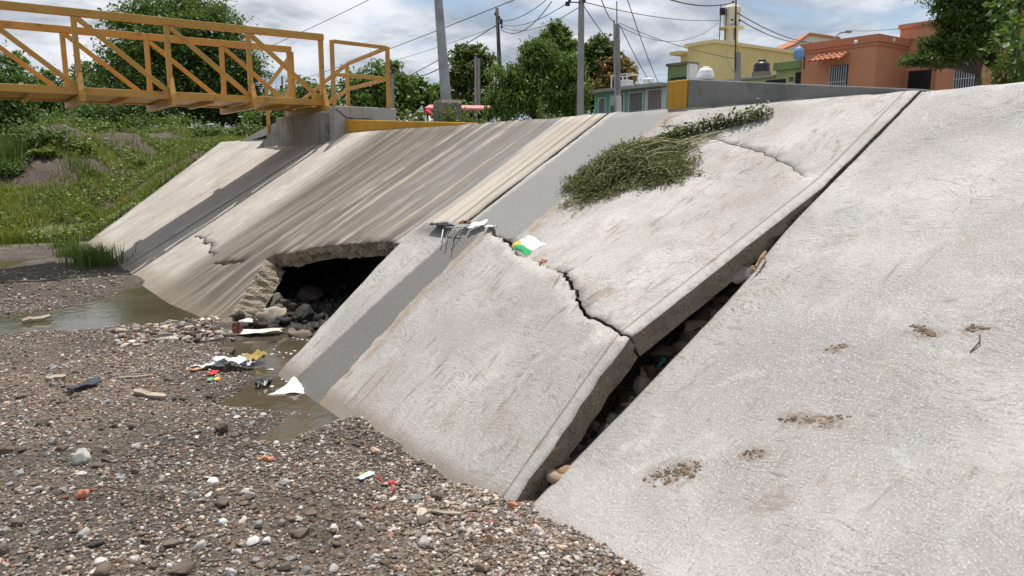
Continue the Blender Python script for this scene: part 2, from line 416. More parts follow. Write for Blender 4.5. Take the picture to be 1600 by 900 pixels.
MAT = {
    'near': concrete('near slab concrete', 'near'), 'mid': concrete('cracked slab concrete', 'mid'), 'far': concrete('streaked slab concrete', 'far'),
    'aggregate': aggregate('broken concrete edge', 1.15), 'sunlit_aggregate': aggregate('sunlit broken concrete edge', 2.1),  # same edge concrete twice: darkened for shaded sides, lightened for the sunlit break
    'yellow': matte('yellow bridge paint', (.51, .27, .05), .45, 0, .10, 2.0, .05, 60, ((.20, .10, .04), .75)),
    'yellow_wall': matte('yellow wall paint', (.60, .30, .025), .75, 0, .12, 2.0, .25, 50, ((.35, .2, .07), .55), .25),
    'grey_wall': matte('weathered wall concrete', (.21, .205, .20), .9, 0, .22, 1.6, .4, 35, ((.1, .095, .09), .6), .35),
    'abutment': matte('stained abutment concrete', (.30, .275, .245), .9, 0, .25, 1.2, .4, 30, ((.08, .07, .06), .75), .75),
    'landing': matte('pale landing concrete', (.40, .38, .35), .9, 0, .15, 2, .35, 40, ((.2, .18, .15), .5), .3),
    'pole': matte('pole concrete', (.30, .29, .28), .85, 0, .15, 2, .2, 40, None, .35),
    'steel_pole': matte('galvanised lamp post', (.33, .335, .34), .6, .1, .3, 1.5, .1, 30, ((.16, .11, .07), .6), .45),
    'wood_pole': matte('dark creosoted wood', (.05, .042, .036), .85, 0, .3, 3, .3, 30),
    'dark': matte('dark metal', (.03, .03, .032), .5, .3, .2, 3, .05, 40),
    'wire': matte('black cable', (.05, .05, .055), .6, 0, .1, 3, 0),
    'bark': matte('tree bark', (.12, .09, .065), .9, 0, .35, 8, .6, 30),
    'leaf': leafmat('leaves'),
    'grass': leafmat('grass blades', .35),
    'stone': colmat('loose stones', .85),
    'orange': matte('orange house paint', (.52, .235, .135), .85, 0, .06, 1.2, .12, 60, ((.4, .18, .1), .3), .1),
    'orange_trim': matte('orange cornice paint', (.50, .20, .11), .85, 0, .06, 2, .1, 60),
    'tile': matte('clay roof tile', (.55, .20, .11), .8, 0, .35, 9, .2, 40),
    'teal': matte('teal house paint', (.17, .47, .47), .8, 0, .1, 1.5, .1, 50, ((.3, .4, .38), .5), .2),
    'white': matte('white paint', (.72, .72, .70), .7, 0, .08, 2, .08, 50, ((.5, .48, .44), .4)),
    'cream': matte('pale yellow house paint', (.70, .56, .25), .85, 0, .06, 1, .08, 50, None, .12),
    'green': matte('green house paint', (.20, .28, .11), .85, 0, .08, 1.5, .1, 50, None, .15),
    'pale_green': matte('pale green house paint', (.42, .50, .25), .85, 0, .08, 1.5, .1, 50, None, .15),
    'roof_grey': matte('grey roof edge', (.36, .36, .35), .85, 0, .15, 2, .1, 40),
    'tower': matte('water tower plaster', (.66, .62, .52), .85, 0, .1, 2, .1, 40, ((.35, .3, .24), .5), .35),
    'plastic_white': matte('white plastic', (.78, .79, .80), .35, 0, .05, 3, .03, 40),
    'plastic_black': matte('black plastic tank', (.025, .025, .028), .4, 0, .1, 3, .03, 40),
    'dish': matte('blue dish', (.15, .33, .58), .5, 0, .08, 3, .02, 40),
    'glass': matte('dark window glass', (.045, .05, .06), .15, 0, .2, 1.5, 0),
    'curtain': matte('red door panel', (.30, .07, .08), .7, 0, .3, 4, .1, 30),
    'iron': matte('painted iron bars', (.42, .44, .46), .5, .2, .1, 3, 0),
    'black_iron': matte('black iron bars', (.022, .024, .03), .5, .3, .1, 3, 0),
    'red_cloth': matte('red awning cloth', (.55, .02, .03), .8, 0, .15, 3, .1, 20),
    'pink_cloth': matte('faded pink awning cloth', (.62, .25, .24), .8, 0, .15, 3, .1, 20),
    'drab': matte('weathered brown wall', (.20, .165, .14), .9, 0, .3, 2, .3, 20, None, .3),
}

# ------------------------------------------------------------------ ground
POOLS = [
    [(-3.4, 8.75), (-1.5, 8.32), (-.53, 8.02), (.1, 8.1), (.3, 9.5), (.2, 11.0), (-.16, 10.8), (-.55, 10.15), (-1.1, 9.65), (-1.73, 9.4), (-3.4, 9.6)],
    [(-.16, 6.83), (.6, 7.1), (.9, 6.4), (.35, 5.7), (.25, 4.8), (.06, 4.42), (-.10, 4.62), (-.30, 4.72), (-.50, 4.95), (-.62, 5.13), (-.24, 5.45), (-.12, 6.0)],
    [(-.02, 4.35), (-.12, 4.52), (-.30, 4.58), (-.36, 4.42), (-.25, 4.26)],
    [(-.30, 4.30), (-.46, 4.42), (-.58, 4.3), (-.45, 4.14)],
    [(-3.6, 15.4), (-1.9, 15.2), (-1.1, 14.7), (-1.5, 14.0), (-3.6, 13.8)],
]
TAN = math.tan(SL)
WATER_Z = -.05
def parts_z(X, Y):
    X = np.asarray(X, float); Y = np.asarray(Y, float)
    bed = -.016 + .07*fbm(X*.7+3, Y*.7, 3, 3) + .075*fbm(X*2.6, Y*2.6, 9, 4)
    bed = bed + .03*sm((1.5-np.abs(X+1.3))/1.5)*sm((8.3-Y)/2)
    bed = bed + np.exp(-((X-.0)/.35)**2-((Y-2.2)/.5)**2)*.07
    for P in POOLS:
        d = poly_sd(X, Y, P)
        tt = sm((.16-d)/.32)
        bed = bed*(1-tt) + tt*(-.105+.03*fbm(X*3, Y*3, 5, 3))
    return bed
def gz(X, Y):
    X = np.asarray(X, float); Y = np.asarray(Y, float)
    bed = parts_z(X, Y)
    end = 17.0+.86*np.clip(X, 0, 3.6)
    under = sm((end+.35-Y)/.25)                    # 1 below the slabs, 0 past their far edge
    off = .40*under + .04*(1-under)
    bank = np.minimum(X*TAN-off, 2.03)
    bank = np.where(X > 3.42, 2.03+.02*fbm(X, Y, 21, 3), bank)
    # washed-out cavity behind the hole
    cav = sm((Y-5.3)/.35)*sm((10.9-Y)/.8)
    wall_x = 1.85+.35*fbm(X*0+1, Y*1.5, 31, 3)
    deep = -.08 + 2.2*sm((X-wall_x)/1.1)+.12*fbm(X*3, Y*3, 33, 4)
    bank = bank*(1-cav) + np.minimum(bank, deep)*cav
    z = np.where(X > -.3, np.maximum(bed, bank), bed)
    mound = 2.45*sm((Y-end-.1)/9.0)*sm((X+4.6)/5.2)
    mound = mound*(1+.3*fbm(X*.35, Y*.35, 41, 4)) + (.45*fbm(X*1.1, Y*1.1, 43, 4)+.7*np.abs(fbm(X*.45, Y*.45, 47, 3)))*sm((Y-end)/2)
    mound = np.minimum(mound, 3.0)*sm((60-Y)/20) + 2.0*sm((Y-40)/20)
    z = np.where(Y > end, np.maximum(z, mound-.05), z)
    opp = sm((-7.2-X)/3.4)*2.1
    z = np.where(opp > .02, np.maximum(z, opp), z)
    return z
def axis(parts_):
    out = []
    for a, b, n in parts_: out += list(np.linspace(a, b, n, endpoint=False))
    return np.array(out)
gx = axis([(-900, -120, 8), (-120, -30, 12), (-30, -8, 24), (-8, -2.6, 40), (-2.6, .6, 80), (.6, 3.3, 40), (3.3, 3.6, 8), (3.6, 12, 24), (12, 60, 24), (60, 200, 10), (200, 900, 8)] + [(900, 901, 1)])
gy = axis([(-300, -40, 6), (-40, -5, 12), (-5, .8, 16), (.8, 9, 170), (9, 12, 44), (12, 21, 70), (21, 40, 76), (40, 80, 30), (80, 250, 16), (250, 1200, 10)] + [(1200, 1201, 1)])
GX, GY = np.meshgrid(gx, gy, indexing='ij')
GZ = gz(GX, GY)
nx, ny = GX.shape
idx = np.arange(nx*ny).reshape(nx, ny)
quads = np.stack([idx[:-1, :-1], idx[1:, :-1], idx[1:, 1:], idx[:-1, 1:]], -1).reshape(-1, 4)
# soil colours: gravel and silt in the bed, wet mud by the water, green and bare soil on the bank, dusty road behind
end_ = 17.0+.86*np.clip(GX, 0, 3.6)
gcol = np.zeros((nx, ny, 3)); gcol[:] = (.195, .145, .108)
n1 = fbm(GX*1.2, GY*1.2, 51, 4)[..., None]
gcol = gcol*(1+.9*n1)
sand_ = sm((.5-poly_sd(GX, GY, [(-4, 17.2), (-1.4, 17.0), (-.2, 15.9), (-.7, 14.6), (-1.2, 13.6), (-4, 13.2)]))/.7)[..., None]
gcol = gcol*(1-sand_) + np.array([.36, .30, .21])*sand_*(1+.4*n1)
brn = sm((GY-9.0)/1.2)[..., None]*(GX < .5)[..., None]
gcol = gcol*(1-brn*(1-sand_))+np.array([.20, .135, .088])*(1+.9*n1)*brn*(1-sand_)
wetz = sm((.06-GZ+.05*fbm(GX*3, GY*3, 55, 3))/.09)[..., None]*(GX < 1.0)[..., None]
gcol = gcol*(1-wetz) + np.array([.075, .06, .045])*wetz
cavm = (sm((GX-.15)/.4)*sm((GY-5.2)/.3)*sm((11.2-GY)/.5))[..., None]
gcol = gcol*(1-cavm) + np.array([.03, .026, .022])*cavm  # black mud in the cavity, its dark colour also adding shade there
farm = sm((GY-end_+.4)/.8)[..., None]
gn = fbm(GX*.5, GY*.5, 61, 4)[..., None]
soil = np.array([.085, .060, .042]); grs = np.array([.13, .15, .04])
gcol = gcol*(1-farm) + farm*(soil*(1-sm((gn+.12)/.2)) + grs*sm((gn+.12)/.2))
plat = (sm((GX-3.4)/.1)*(1-farm[..., 0]))[..., None]
gcol = gcol*(1-plat) + plat*np.array([.22, .19, .15])
opp_ = sm((-6.8-GX)/1.5)[..., None]
gcol = gcol*(1-opp_) + opp_*grs
def groundmat():
    m, t, b, o = pbase('soil and silt')
    a = t.add('ShaderNodeAttribute', attribute_name='Col').outputs['Color']
    c = t.add('ShaderNodeTexCoord').outputs['Object']
    f1 = t.noise(c, 26, 7, .7); f2 = t.noise(c, 120, 4, .65)
    v = t.voro(c, 75); vc = t.voro(c, 75, out='Color')
    sp = t.add('ShaderNodeSeparateColor'); t.l.new(vc, sp.inputs[0])
    cc = t.mix(1.0, a, t.rng(f1, .25, .75, .55, 1.5, False), 'MULTIPLY')
    cc = t.mix(1.0, cc, t.rng(sp.outputs[0], 0, 1, .55, 1.7, False), 'MULTIPLY')
    cc = t.mix(t.rng(sp.outputs[1], .86, .9, 0, .6), cc, t.mix(.5, cc, (.5, .47, .43)))
    t.put(b.inputs['Base Color'], cc); b.inputs['Roughness'].default_value = .9
    h = t.sum(t.sum(t.mul(f1, 1.2), t.mul(f2, .4)), t.rng(v, 0, .5, .6, 0))
    t.l.new(t.bump(h, .9, .025), b.inputs['Normal'])
    return m
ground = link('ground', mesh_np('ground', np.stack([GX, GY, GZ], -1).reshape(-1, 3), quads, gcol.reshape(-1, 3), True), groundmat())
meta(ground, 'brown silt and gravel canal bed rising to an earth bank', None, None, 'structure')

# water standing in the bed
def watermat():
    m, t, b, o = pbase('muddy water')
    c = t.add('ShaderNodeTexCoord').outputs['Object']
    n = t.noise(c, 1.6, 4)
    t.put(b.inputs['Base Color'], t.mix(t.rng(n, .35, .65), (.068, .057, .036), (.092, .076, .05)))
    b.inputs['Roughness'].default_value = .05; b.inputs['IOR'].default_value = 1.33
    h = t.noise(t.map(c, (1, 1, 1)), 9, 3, .5, .6)
    t.l.new(t.bump(h, .10, .02), b.inputs['Normal'])
    return m
wm = MB()
wm.add([(-6, 3.2, WATER_Z), (1.7, 3.2, WATER_Z), (1.7, 18, WATER_Z), (-6, 18, WATER_Z)], [(0, 1, 2, 3)])
build('water', wm, watermat(), label='murky brown water pooled along the canal bed', kind='structure')

# road behind the crest
rb = MB(); rb.add([(5.2, -60, 2.075), (10.5, -60, 2.075), (10.5, 60, 2.075), (5.2, 60, 2.075)], [(0, 1, 2, 3)])
build('road', rb, matte('dusty asphalt', (.10, .095, .09), .9, 0, .2, 2, .3, 60), kind='structure', label='dusty street running behind the canal crest')

# ------------------------------------------------------------------ concrete slabs
def jag(pts, step=.06, amp=.02, seed=0, closed=False):
    """subdivide a polyline and roughen it"""
    rnd = random.Random(seed); out = []
    m = len(pts); last = m if closed else m-1
    for i in range(last):
        a = np.array(pts[i], float); b = np.array(pts[(i+1) % m], float); L = np.linalg.norm(b-a); n = max(1, int(L/step))
        nrm = np.array([-(b-a)[1], (b-a)[0]])/max(L, 1e-6)
        for k in range(n):
            p = a+(b-a)*k/n
            if not (i == 0 and k == 0 and not closed): p = p+nrm*rnd.gauss(0, amp)
            out.append(tuple(p))
    if not closed: out.append(tuple(pts[-1]))
    return out
def ribbon(pts, w0, seed=0, step=.04, amp=.012):
    """closed outline of a crack: thin at the ends, ragged"""
    c = jag(pts, step, amp, seed); rnd = random.Random(seed+5); n = len(c); L = []; R = []
    for i, p in enumerate(c):
        t = np.array(c[min(i+1, n-1)])-np.array(c[max(i-1, 0)]); t = t/np.linalg.norm(t); nn = np.array([-t[1], t[0]])
        k = w0*(.25+.75*math.sin(math.pi*min(max(i/(n-1), .02), .98)))*rnd.uniform(.5, 1.3)/2
        L.append(tuple(np.array(p)+nn*k)); R.append(tuple(np.array(p)-nn*k))
    return L+R[::-1]
def slab(name, outline, off, th, mats, label, holes=(), grid=.11, rows=(), rough_side=.012, seed=0, lean=None):
    """outline in (s, y); off(s, y) lifts the top off the slope plane; th thickness"""
    pts = []; edges = []
    for loop in [outline]+list(holes):
        o = len(pts); n = len(loop); pts += [tuple(p) for p in loop]; edges += [(o+i, o+(i+1) % n) for i in range(n)]
    O = np.array(outline)
    lo = O.min(0); hi = O.max(0)
    sx, sy = np.meshgrid(np.arange(lo[0], hi[0], grid), np.arange(lo[1], hi[1], grid), indexing='ij')
    rnd = np.random.default_rng(seed+3)
    P = np.stack([sx.ravel(), sy.ravel()], -1)+rnd.uniform(-.03, .03, (sx.size, 2))
    for r_ in rows: P = np.concatenate([P, np.array(r_)])
    keep = poly_sd(P[:, 0], P[:, 1], outline) < -.018
    for h in holes: keep &= poly_sd(P[:, 0], P[:, 1], h) > .012
    pts += [tuple(p) for p in P[keep]]
    vv, ee, ff, *_ = delaunay_2d_cdt([Vector(p) for p in pts], edges, [], 0, 1e-5)
    V2 = np.array([tuple(v) for v in vv]); T = np.array([tuple(f) for f in ff])
    cen = V2[T].mean(1)
    ok = poly_sd(cen[:, 0], cen[:, 1], outline) < 0
    for h in holes: ok &= poly_sd(cen[:, 0], cen[:, 1], h) > 0
    T = T[ok]
    used = np.unique(T); remap = -np.ones(len(V2), int); remap[used] = np.arange(len(used)); V2 = V2[used]; T = remap[T]
    a = V2[T]; area = (a[:, 1, 0]-a[:, 0, 0])*(a[:, 2, 1]-a[:, 0, 1])-(a[:, 1, 1]-a[:, 0, 1])*(a[:, 2, 0]-a[:, 0, 0])
    T[area < 0] = T[area < 0][:, ::-1]
    off_v = off(V2[:, 0], V2[:, 1]) + .006*fbm(V2[:, 0]*1.5, V2[:, 1]*1.5, 71, 3)
    th_v = th(V2[:, 0], V2[:, 1]) if callable(th) else np.full(len(V2), th)
    def p3(sy_, o): return np.stack([sy_[:, 0]*CS-o*SN, sy_[:, 1], sy_[:, 0]*SN+o*CS], -1)
    top = p3(V2, off_v); bot = p3(V2, off_v-th_v); n = len(V2)
    ed = {}
    for t3 in T:
        for i in range(3):
            e = (t3[i], t3[(i+1) % 3]); ed[e] = 1
    bd = [e for e in ed if (e[1], e[0]) not in ed]
    faces = [tuple(t3) for t3 in T] + [tuple(n+q for q in t3[::-1]) for t3 in T]
    mi = [0]*len(T)+[1]*len(T)
    verts = [tuple(q) for q in top]+[tuple(q) for q in bot]; uvv = [tuple(q) for q in V2]*2
    bs = sorted(set(i for e in bd for i in e)); mids = {}
    rnd2 = random.Random(seed)
    bnorm = {}
    for (i, j) in bd:
        d = V2[j]-V2[i]; nn = np.array([d[1], -d[0]])/max(1e-6, np.linalg.norm(d))
        for q in (i, j): bnorm[q] = bnorm.get(q, 0)+nn
    for i in bs:
        lst = [i]; nn = bnorm[i]/max(1e-6, np.linalg.norm(bnorm[i]))
        lean_i = lean(*V2[i]) if lean else 0.0
        for f in (.07, .4, .7):
            o = rnd2.uniform(-1, 1)*rough_side*(.3 if f < .2 else 1) + lean_i*f
            q = V2[i]+nn*o; hh = off_v[i]-th_v[i]*f
            verts.append((q[0]*CS-hh*SN, q[1], q[0]*SN+hh*CS)); uvv.append(tuple(q)); lst.append(len(verts)-1)
        if lean_i:
            q = V2[i]+nn*lean_i; hh = off_v[i]-th_v[i]; verts[n+i] = (q[0]*CS-hh*SN, q[1], q[0]*SN+hh*CS)
        lst.append(n+i); mids[i] = lst
    for (i, j) in bd:
        A, B = mids[i], mids[j]
        for k in range(4):
            faces.append((A[k], A[k+1], B[k+1], B[k])); mi.append(1)
    me = bpy.data.meshes.new(name)
    org = np.array([0, float(lo[1]+hi[1])/2, 0])
    me.from_pydata([tuple(np.array(q)-org) for q in verts], [], faces)
    me.polygons.foreach_set('material_index', mi)
    me.polygons.foreach_set('use_smooth', [k == 0 for k in mi])
    uvl = me.uv_layers.new(name='sy')
    li = np.zeros(len(me.loops), np.int32); me.loops.foreach_get('vertex_index', li)
    uvl.data.foreach_set('uv', np.array(uvv, np.float32)[li].ravel())
    me.update()
    return meta(link(name, me, mats, None, tuple(org)), label, 'concrete slab', None, 'thing')

CREST = 4.06
J1 = 2.565; J2 = 5.65
def rowline(s0, s1, y, step=.08): return [(s, y) for s in np.arange(s0, s1, step)]
zero = lambda s, y: np.zeros_like(s)
# nearest slab, right of the open joint
def off_near(s, y): return -.055*np.exp(-np.abs((J1-y)/.05)**1.3)*sm((2.45-s)/.8) - .012*np.exp(-((J1-y)/.12)**2) + .006*np.sin(y*1.1)*np.sin(s*.8)
near_out = jag([(-.25, -4.5), (CREST, -4.5)], .3, .004, 1)[:-1]+jag([(CREST, -4.5), (CREST, J1)], .12, .007, 2)[:-1]+jag([(CREST, J1), (-.25, J1)], .08, .002, 3)[:-1]+jag([(-.25, J1), (-.25, -4.5)], .2, .01, 4)[:-1]
slab('concrete_slab', near_out, off_near, .13, [MAT['near'], MAT['aggregate']], 'large pale broom-swirled concrete slab in the right foreground, nearest and intact',
     grid=.12, rows=[rowline(-.2, CREST, J1-d) for d in (.02, .045, .08, .13)], seed=1)
# the middle slab has snapped: its foot has tipped, its upper half is lifted at the joint
CRACK = [(1.05, 2.59), (1.12, 2.77), (1.14, 2.95), (1.22, 3.15), (1.36, 3.40), (1.45, 3.54), (1.49, 3.84), (1.60, 4.27), (1.72, 4.58), (1.80, 4.85), (1.79, 5.05), (1.73, 5.35), (1.64, 5.5), (1.53, J2-.02)]
crk = np.array(CRACK)
def crack_s(y): return np.interp(y, crk[:, 1], crk[:, 0])
def off_foot(s, y):
    cs = crack_s(y); rid = np.interp(y, [2.6, 3.5, 4.3, 5.65], [.22, .205, .225, .27])
    return rid*np.clip(s/cs, -.3, 1.05) - .02*np.clip(1-s/.8, 0, 1) - .006*np.exp(-((y-2.59)/.014)**2) - .02*np.exp(-((y-5.63)/.025)**2)
crj = jag(jag(CRACK, .13, .022, 108), .03, .007, 8)
foot_out = jag([(-.22, J2-.02), (-.22, 2.59)], .2, .01, 5)[:-1] + jag([(-.22, 2.59), CRACK[0]], .08, .006, 6)[:-1] + [(p[0]-.004, p[1]) for p in crj] + jag([CRACK[-1], (-.22, J2-.02)], .08, .008, 7)[1:-1]
slab('concrete_slab', foot_out, off_foot, .125, [MAT['mid'], MAT['aggregate']], 'snapped lower slab tipped up along its cracked top edge, with a damp grey band',
     grid=.1, rows=[rowline(-.2, 1.1, 2.59+d) for d in (.02, .05, .09)]+[rowline(-.2, 1.6, J2-.02-d) for d in (.02, .05)], seed=2)
HINGE = ([2.6, 2.74, 3.03, 3.38, 3.76, 4.03, 4.6, 5.7], [2.88, 2.92, 3.10, 3.28, 3.41, 3.5, 3.5, 3.5])
def off_up(s, y):
    cs = crack_s(y); hs = np.interp(y, *HINGE)
    lift = np.interp(y, [2.6, 3.5, 4.0, 4.5, 5.7], [.215, .19, .12, .0, .0])
    return lift*np.clip((hs-s)/(hs-cs), 0, 1.1) - .006*np.exp(-((y-2.59)/.014)**2)*(s < 2.9)
gap = [(p[0]+float(np.interp(p[1], [2.6, 2.9, 3.3, 3.55, 3.8, 4.2, 4.35, 4.6, 5.6], [.010, .018, .022, .03, .010, .008, .05, .08, .2])), p[1]) for p in crj]
up_out = gap[::-1][:-1] + jag([gap[0], (2.9, 2.588), (CREST, 2.576)], .08, .002, 10)[:-1]+[(CREST, 2.576)][:-1] + jag([(CREST, 2.576), (CREST, J2-.02)], .1, .014, 11)[:-1] + jag([(CREST, J2-.02), gap[-1]], .1, .008, 12)[:-1]
hair = ribbon([(2.93, 2.76), (3.0, 2.9), (3.12, 3.05), (3.20, 3.25), (3.29, 3.4), (3.36, 3.62), (3.43, 3.8), (3.5, 4.02)], .008, 20, .05, .008)
hair2 = ribbon([(3.62, 4.25), (3.7, 4.4), (3.72, 4.62), (3.85, 4.7)], .008, 24, .05, .008)
slab('concrete_slab', up_out, off_up, .125, [MAT['mid'], MAT['aggregate']], 'upper half of the snapped slab, buckled upwards, carrying the heap of uprooted weeds',
     holes=[hair, hair2], grid=.1, rows=[rowline(1.1, CREST, 2.59+d) for d in (.02, .05, .09)], seed=3)
# long streaked slab with the hole washed out of its foot
HOLE = [(1.86, J2+.02), (1.70, 6.2), (1.62, 6.5), (1.54, 6.8), (1.42, 7.2), (1.38, 7.4), (1.27, 7.75), (1.16, 8.0), (1.04, 8.3), (.97, 8.46)]
HOLE_SIDE = [(.97, 8.46), (.80, 8.2), (.62, 8.06), (.42, 7.84), (.22, 7.66), (-.2, 7.45)]
far_out = jag(jag(HOLE, .31, .035, 113), .035, .010, 13)[:-1] + jag(jag(HOLE_SIDE, .2, .03, 114), .04, .010, 14)[:-1] + jag([(-.2, 7.45), (-.2, 12.58)], .2, .02, 15)[:-1] + jag([(-.2, 12.58), (CREST, 12.58)], .15, .004, 16)[:-1] + jag([(CREST, 12.58), (CREST, J2+.02)], .12, .01, 17)[:-1] + jag([(CREST, J2+.02), HOLE[0]], .12, .008, 18)[:-1]
fc1 = ribbon([(.84, 8.85), (.79, 9.05), (.74, 9.25), (.70, 9.42), (.60, 9.68)], .085, 31, .05, .018)
fc2 = ribbon([(.96, 11.75), (.99, 11.3), (.90, 10.9), (.93, 10.7), (.82, 10.4), (.74, 10.0)], .035, 33, .06, .02)
def off_far(s, y): return .015*np.sin(y*.9+1)*np.sin(s*.9)-.06*sm((.9-s)/.9)*sm((9.4-y)/1.2)
slab('concrete_slab', far_out, off_far, lambda s, y: .17+.06*sm((9-y)/.6)*(s < 1.0), [MAT['far'], MAT['sunlit_aggregate']], 'long brown-streaked concrete slab with the dark hole washed out of its foot',
     holes=[fc1, fc2], grid=.16, rough_side=.03, seed=4, lean=lambda s_, y_: .11 if (s_ < .99 and s_ > -.1 and 7.3 < y_ < 8.6 and abs(y_-np.interp(s_, [-.2, .22, .42, .62, .80, .97], [7.45, 7.66, 7.84, 8.06, 8.2, 8.46])) < .12) else 0.0)
end_out = jag([(-.2, 12.62), (-.2, 16.85)], .2, .02, 40)[:-1] + jag([(-.2, 16.85), (CREST, 20.0)], .2, .015, 41)[:-1] + jag([(CREST, 20.0), (CREST, 12.62)], .2, .01, 42)[:-1] + jag([(CREST, 12.62), (-.2, 12.62)], .2, .004, 43)[:-1]
slab('concrete_slab', end_out, zero, .14, [MAT['far'], MAT['aggregate']], 'farthest pale concrete slab under the footbridge, ending against the grassy bank', grid=.25, seed=5)
# ------------------------------------------------------------------ footbridge
YN, YF = 12.71, 14.30
ZB, ZT = 2.60, 3.70
XE = 3.32; PAN = 1.235
br = thing('footbridge', 'yellow steel truss footbridge with open diagonal bracing, spanning the canal', 'footbridge', (-2.5, 13.5, 2.5))
posts = [XE-PAN*k for k in range(0, 11)]
x_end = posts[-1]
for yy, dz in ((YN, 0.0), (YF, -.02)):
    build('top_chord', MB().span((x_end-.045, yy-.05, ZT-.055+dz), (XE+.045, yy+.05, ZT+.055+dz)), MAT['yellow'], br, bevel=.008)
    build('bottom_chord', MB().span((x_end-.045, yy-.05, ZB-.055), (XE+.045, yy+.05, ZB+.055)), MAT['yellow'], br, bevel=.008)
    for k, X in enumerate(posts):
        build('post', MB().span((X-.037, yy-.036, ZB+.055), (X+.037, yy+.036, ZT-.055+dz)), MAT['yellow'], br, bevel=.006)
        if k:
            X2 = posts[k-1]
            build('diagonal_brace', MB().bar((X+.04, yy, ZT-.07+dz), (X2-.04, yy, ZB+.06), .06, .07), MAT['yellow'], br, bevel=.006)
build('deck_plate', MB().span((x_end, YN+.052, ZB-.03), (XE, YF-.052, ZB-.012)), MAT['yellow'], br)
for k, X in enumerate(posts):
    build('cross_beam', MB().span((X-.04, YN-.22, ZB-.155), (X+.04, YF+.22, ZB-.057)), MAT['yellow'], br, bevel=.006)
    for yy, sg in ((YN, -1), (YF, 1)):
        build('outrigger', MB().bar((X, yy+sg*.055, ZB+.26), (X, yy+sg*.19, ZB-.06), .075, .02, (0, 1, 0)), MAT['yellow'], br)
    if k: build('floor_joist', MB().span((X+PAN/2-.03, YN+.052, ZB-.10), (X+PAN/2+.03, YF-.052, ZB-.031)), MAT['yellow'], br)

# concrete abutment and the raised landing behind it
ab = MB()
ab.prism([(3.16, 12.42, 1.2), (3.16, 14.75, 1.2), (3.16, 14.75, 2.43), (3.16, 12.42, 2.43)], (.42, 0, 0))
abt = thing('bridge_abutment', 'stained grey concrete abutment block carrying the canal end of the yellow footbridge', 'abutment', (3.3, 13.5, 1.9))
build('bearing_wall', ab, MAT['abutment'], abt, bevel=.012)
build('wing_wall', MB().prism([(3.2, 14.76, 1.85), (3.05, 16.2, 1.70), (3.22, 16.2, 1.80), (3.3, 14.76, 2.4)], (.2, 0, 0)), MAT['abutment'], abt)
ld = thing('bridge_landing', 'pale concrete landing block between the yellow handrails and the yellow kerb wall', 'landing', (4.0, 13.4, 2.03))
build('block', MB().span((3.585, 12.18, 1.85), (4.47, 14.6, 2.52)).span((3.3, 12.18, 1.95), (3.584, 12.415, 2.52)), MAT['landing'], ld, bevel=.012)
build('cable', MB().tube([(3.32, 12.165, 2.47), (3.42, 12.165, 2.40), (3.5, 12.165, 2.33), (3.68, 12.165, 2.31), (3.9, 12.165, 2.32), (4.05, 12.165, 2.29), (4.15, 12.165, 2.22)], .008, 6), MAT['wire'], ld)
build('ramp', MB().prism([(3.45, 14.61, 2.52), (3.45, 18.2, 2.06), (3.45, 18.2, 1.98), (3.45, 14.61, 2.3)], (1.0, 0, 0)), MAT['landing'], ld)
# handrails on the landing
hr = thing('handrail', 'boxy yellow tube handrail standing on the pale landing, folding down its ramp', 'handrail', (3.9, 13.4, 2.52))
A = (3.33, 12.25); B = (4.36, 12.25); Cc = (4.36, 14.0); D = (4.36, 17.6)
def hpost(x, y, z0, z1): build('post', MB().bar((x, y, z0), (x, y, z1), .065, .065, (0, 1, 0)), MAT['yellow'], hr, bevel=.01)
hpost(A[0], A[1], 2.522, 3.60); hpost(B[0], B[1], 2.522, 3.58); hpost(Cc[0], Cc[1], 2.522, 3.46); hpost(4.36, 15.8, 2.37, 3.06); hpost(4.36, 17.5, 2.13, 2.74)
for z1, z2, z3, z4 in ((3.58, 3.56, 3.46, 2.72), (3.04, 3.03, 2.98, 2.3)):
    build('rail', MB().bar((A[0]+.03, A[1], z1), (B[0]-.03, B[1], z2), .06, .06), MAT['yellow'], hr, bevel=.008)
    build('rail', MB().bar((B[0], B[1]+.03, z2), (Cc[0], Cc[1]-.03, z3), .06, .06), MAT['yellow'], hr, bevel=.008)
    build('rail', MB().bar((Cc[0], Cc[1]+.03, z3-.01), (4.36, 17.5, z4), .06, .06), MAT['yellow'], hr, bevel=.008)
hr2 = thing('handrail', 'yellow ramp handrail sloping down behind the far truss of the footbridge', 'handrail', (3.42, 15.5, 2.4))
for (y, z0, z1) in ((14.42, 2.522, 3.66), (16.0, 1.78, 3.17)):
    build('post', MB().bar((3.42, y, z0), (3.42, y, z1), .065, .065, (0, 1, 0)), MAT['yellow'], hr2, bevel=.01)
build('rail', MB().bar((3.42, 14.45, 3.6), (3.42, 15.97, 3.12), .06, .06), MAT['yellow'], hr2, bevel=.008)
build('rail', MB().bar((3.42, 14.45, 3.02), (3.42, 15.97, 2.62), .06, .06), MAT['yellow'], hr2, bevel=.008)

# tapering kerb walls along the crest
kw = MB()
kw.prism([(3.50, 12.40, 1.98), (3.50, 8.3, 1.98), (3.50, 8.3, 2.09), (3.50, 12.40, 2.31)], (.16, 0, 0))
build('kerb_wall', kw, MAT['yellow_wall'], None, (3.58, 10.3, 2.03), label='low yellow-painted kerb wall tapering along the crest from the landing', cat='kerb wall', kind='thing', bevel=.012)
rw = thing('parapet_wall', 'low grey concrete wall on the crest with a yellow painted end', 'wall', (3.6, 3.6, 2.03)); rw['kind'] = 'thing'
build('wall_body', MB().prism([(3.50, 4.63, 1.98), (3.50, 2.55, 1.98), (3.50, 2.55, 2.08), (3.50, 4.63, 2.325)], (.17, 0, 0)), MAT['grey_wall'], rw, bevel=.01)
build('painted_end', MB().span((3.485, 4.632, 1.98), (3.68, 4.86, 2.322)), MAT['yellow_wall'], rw, label='yellow painted end block', bevel=.01)

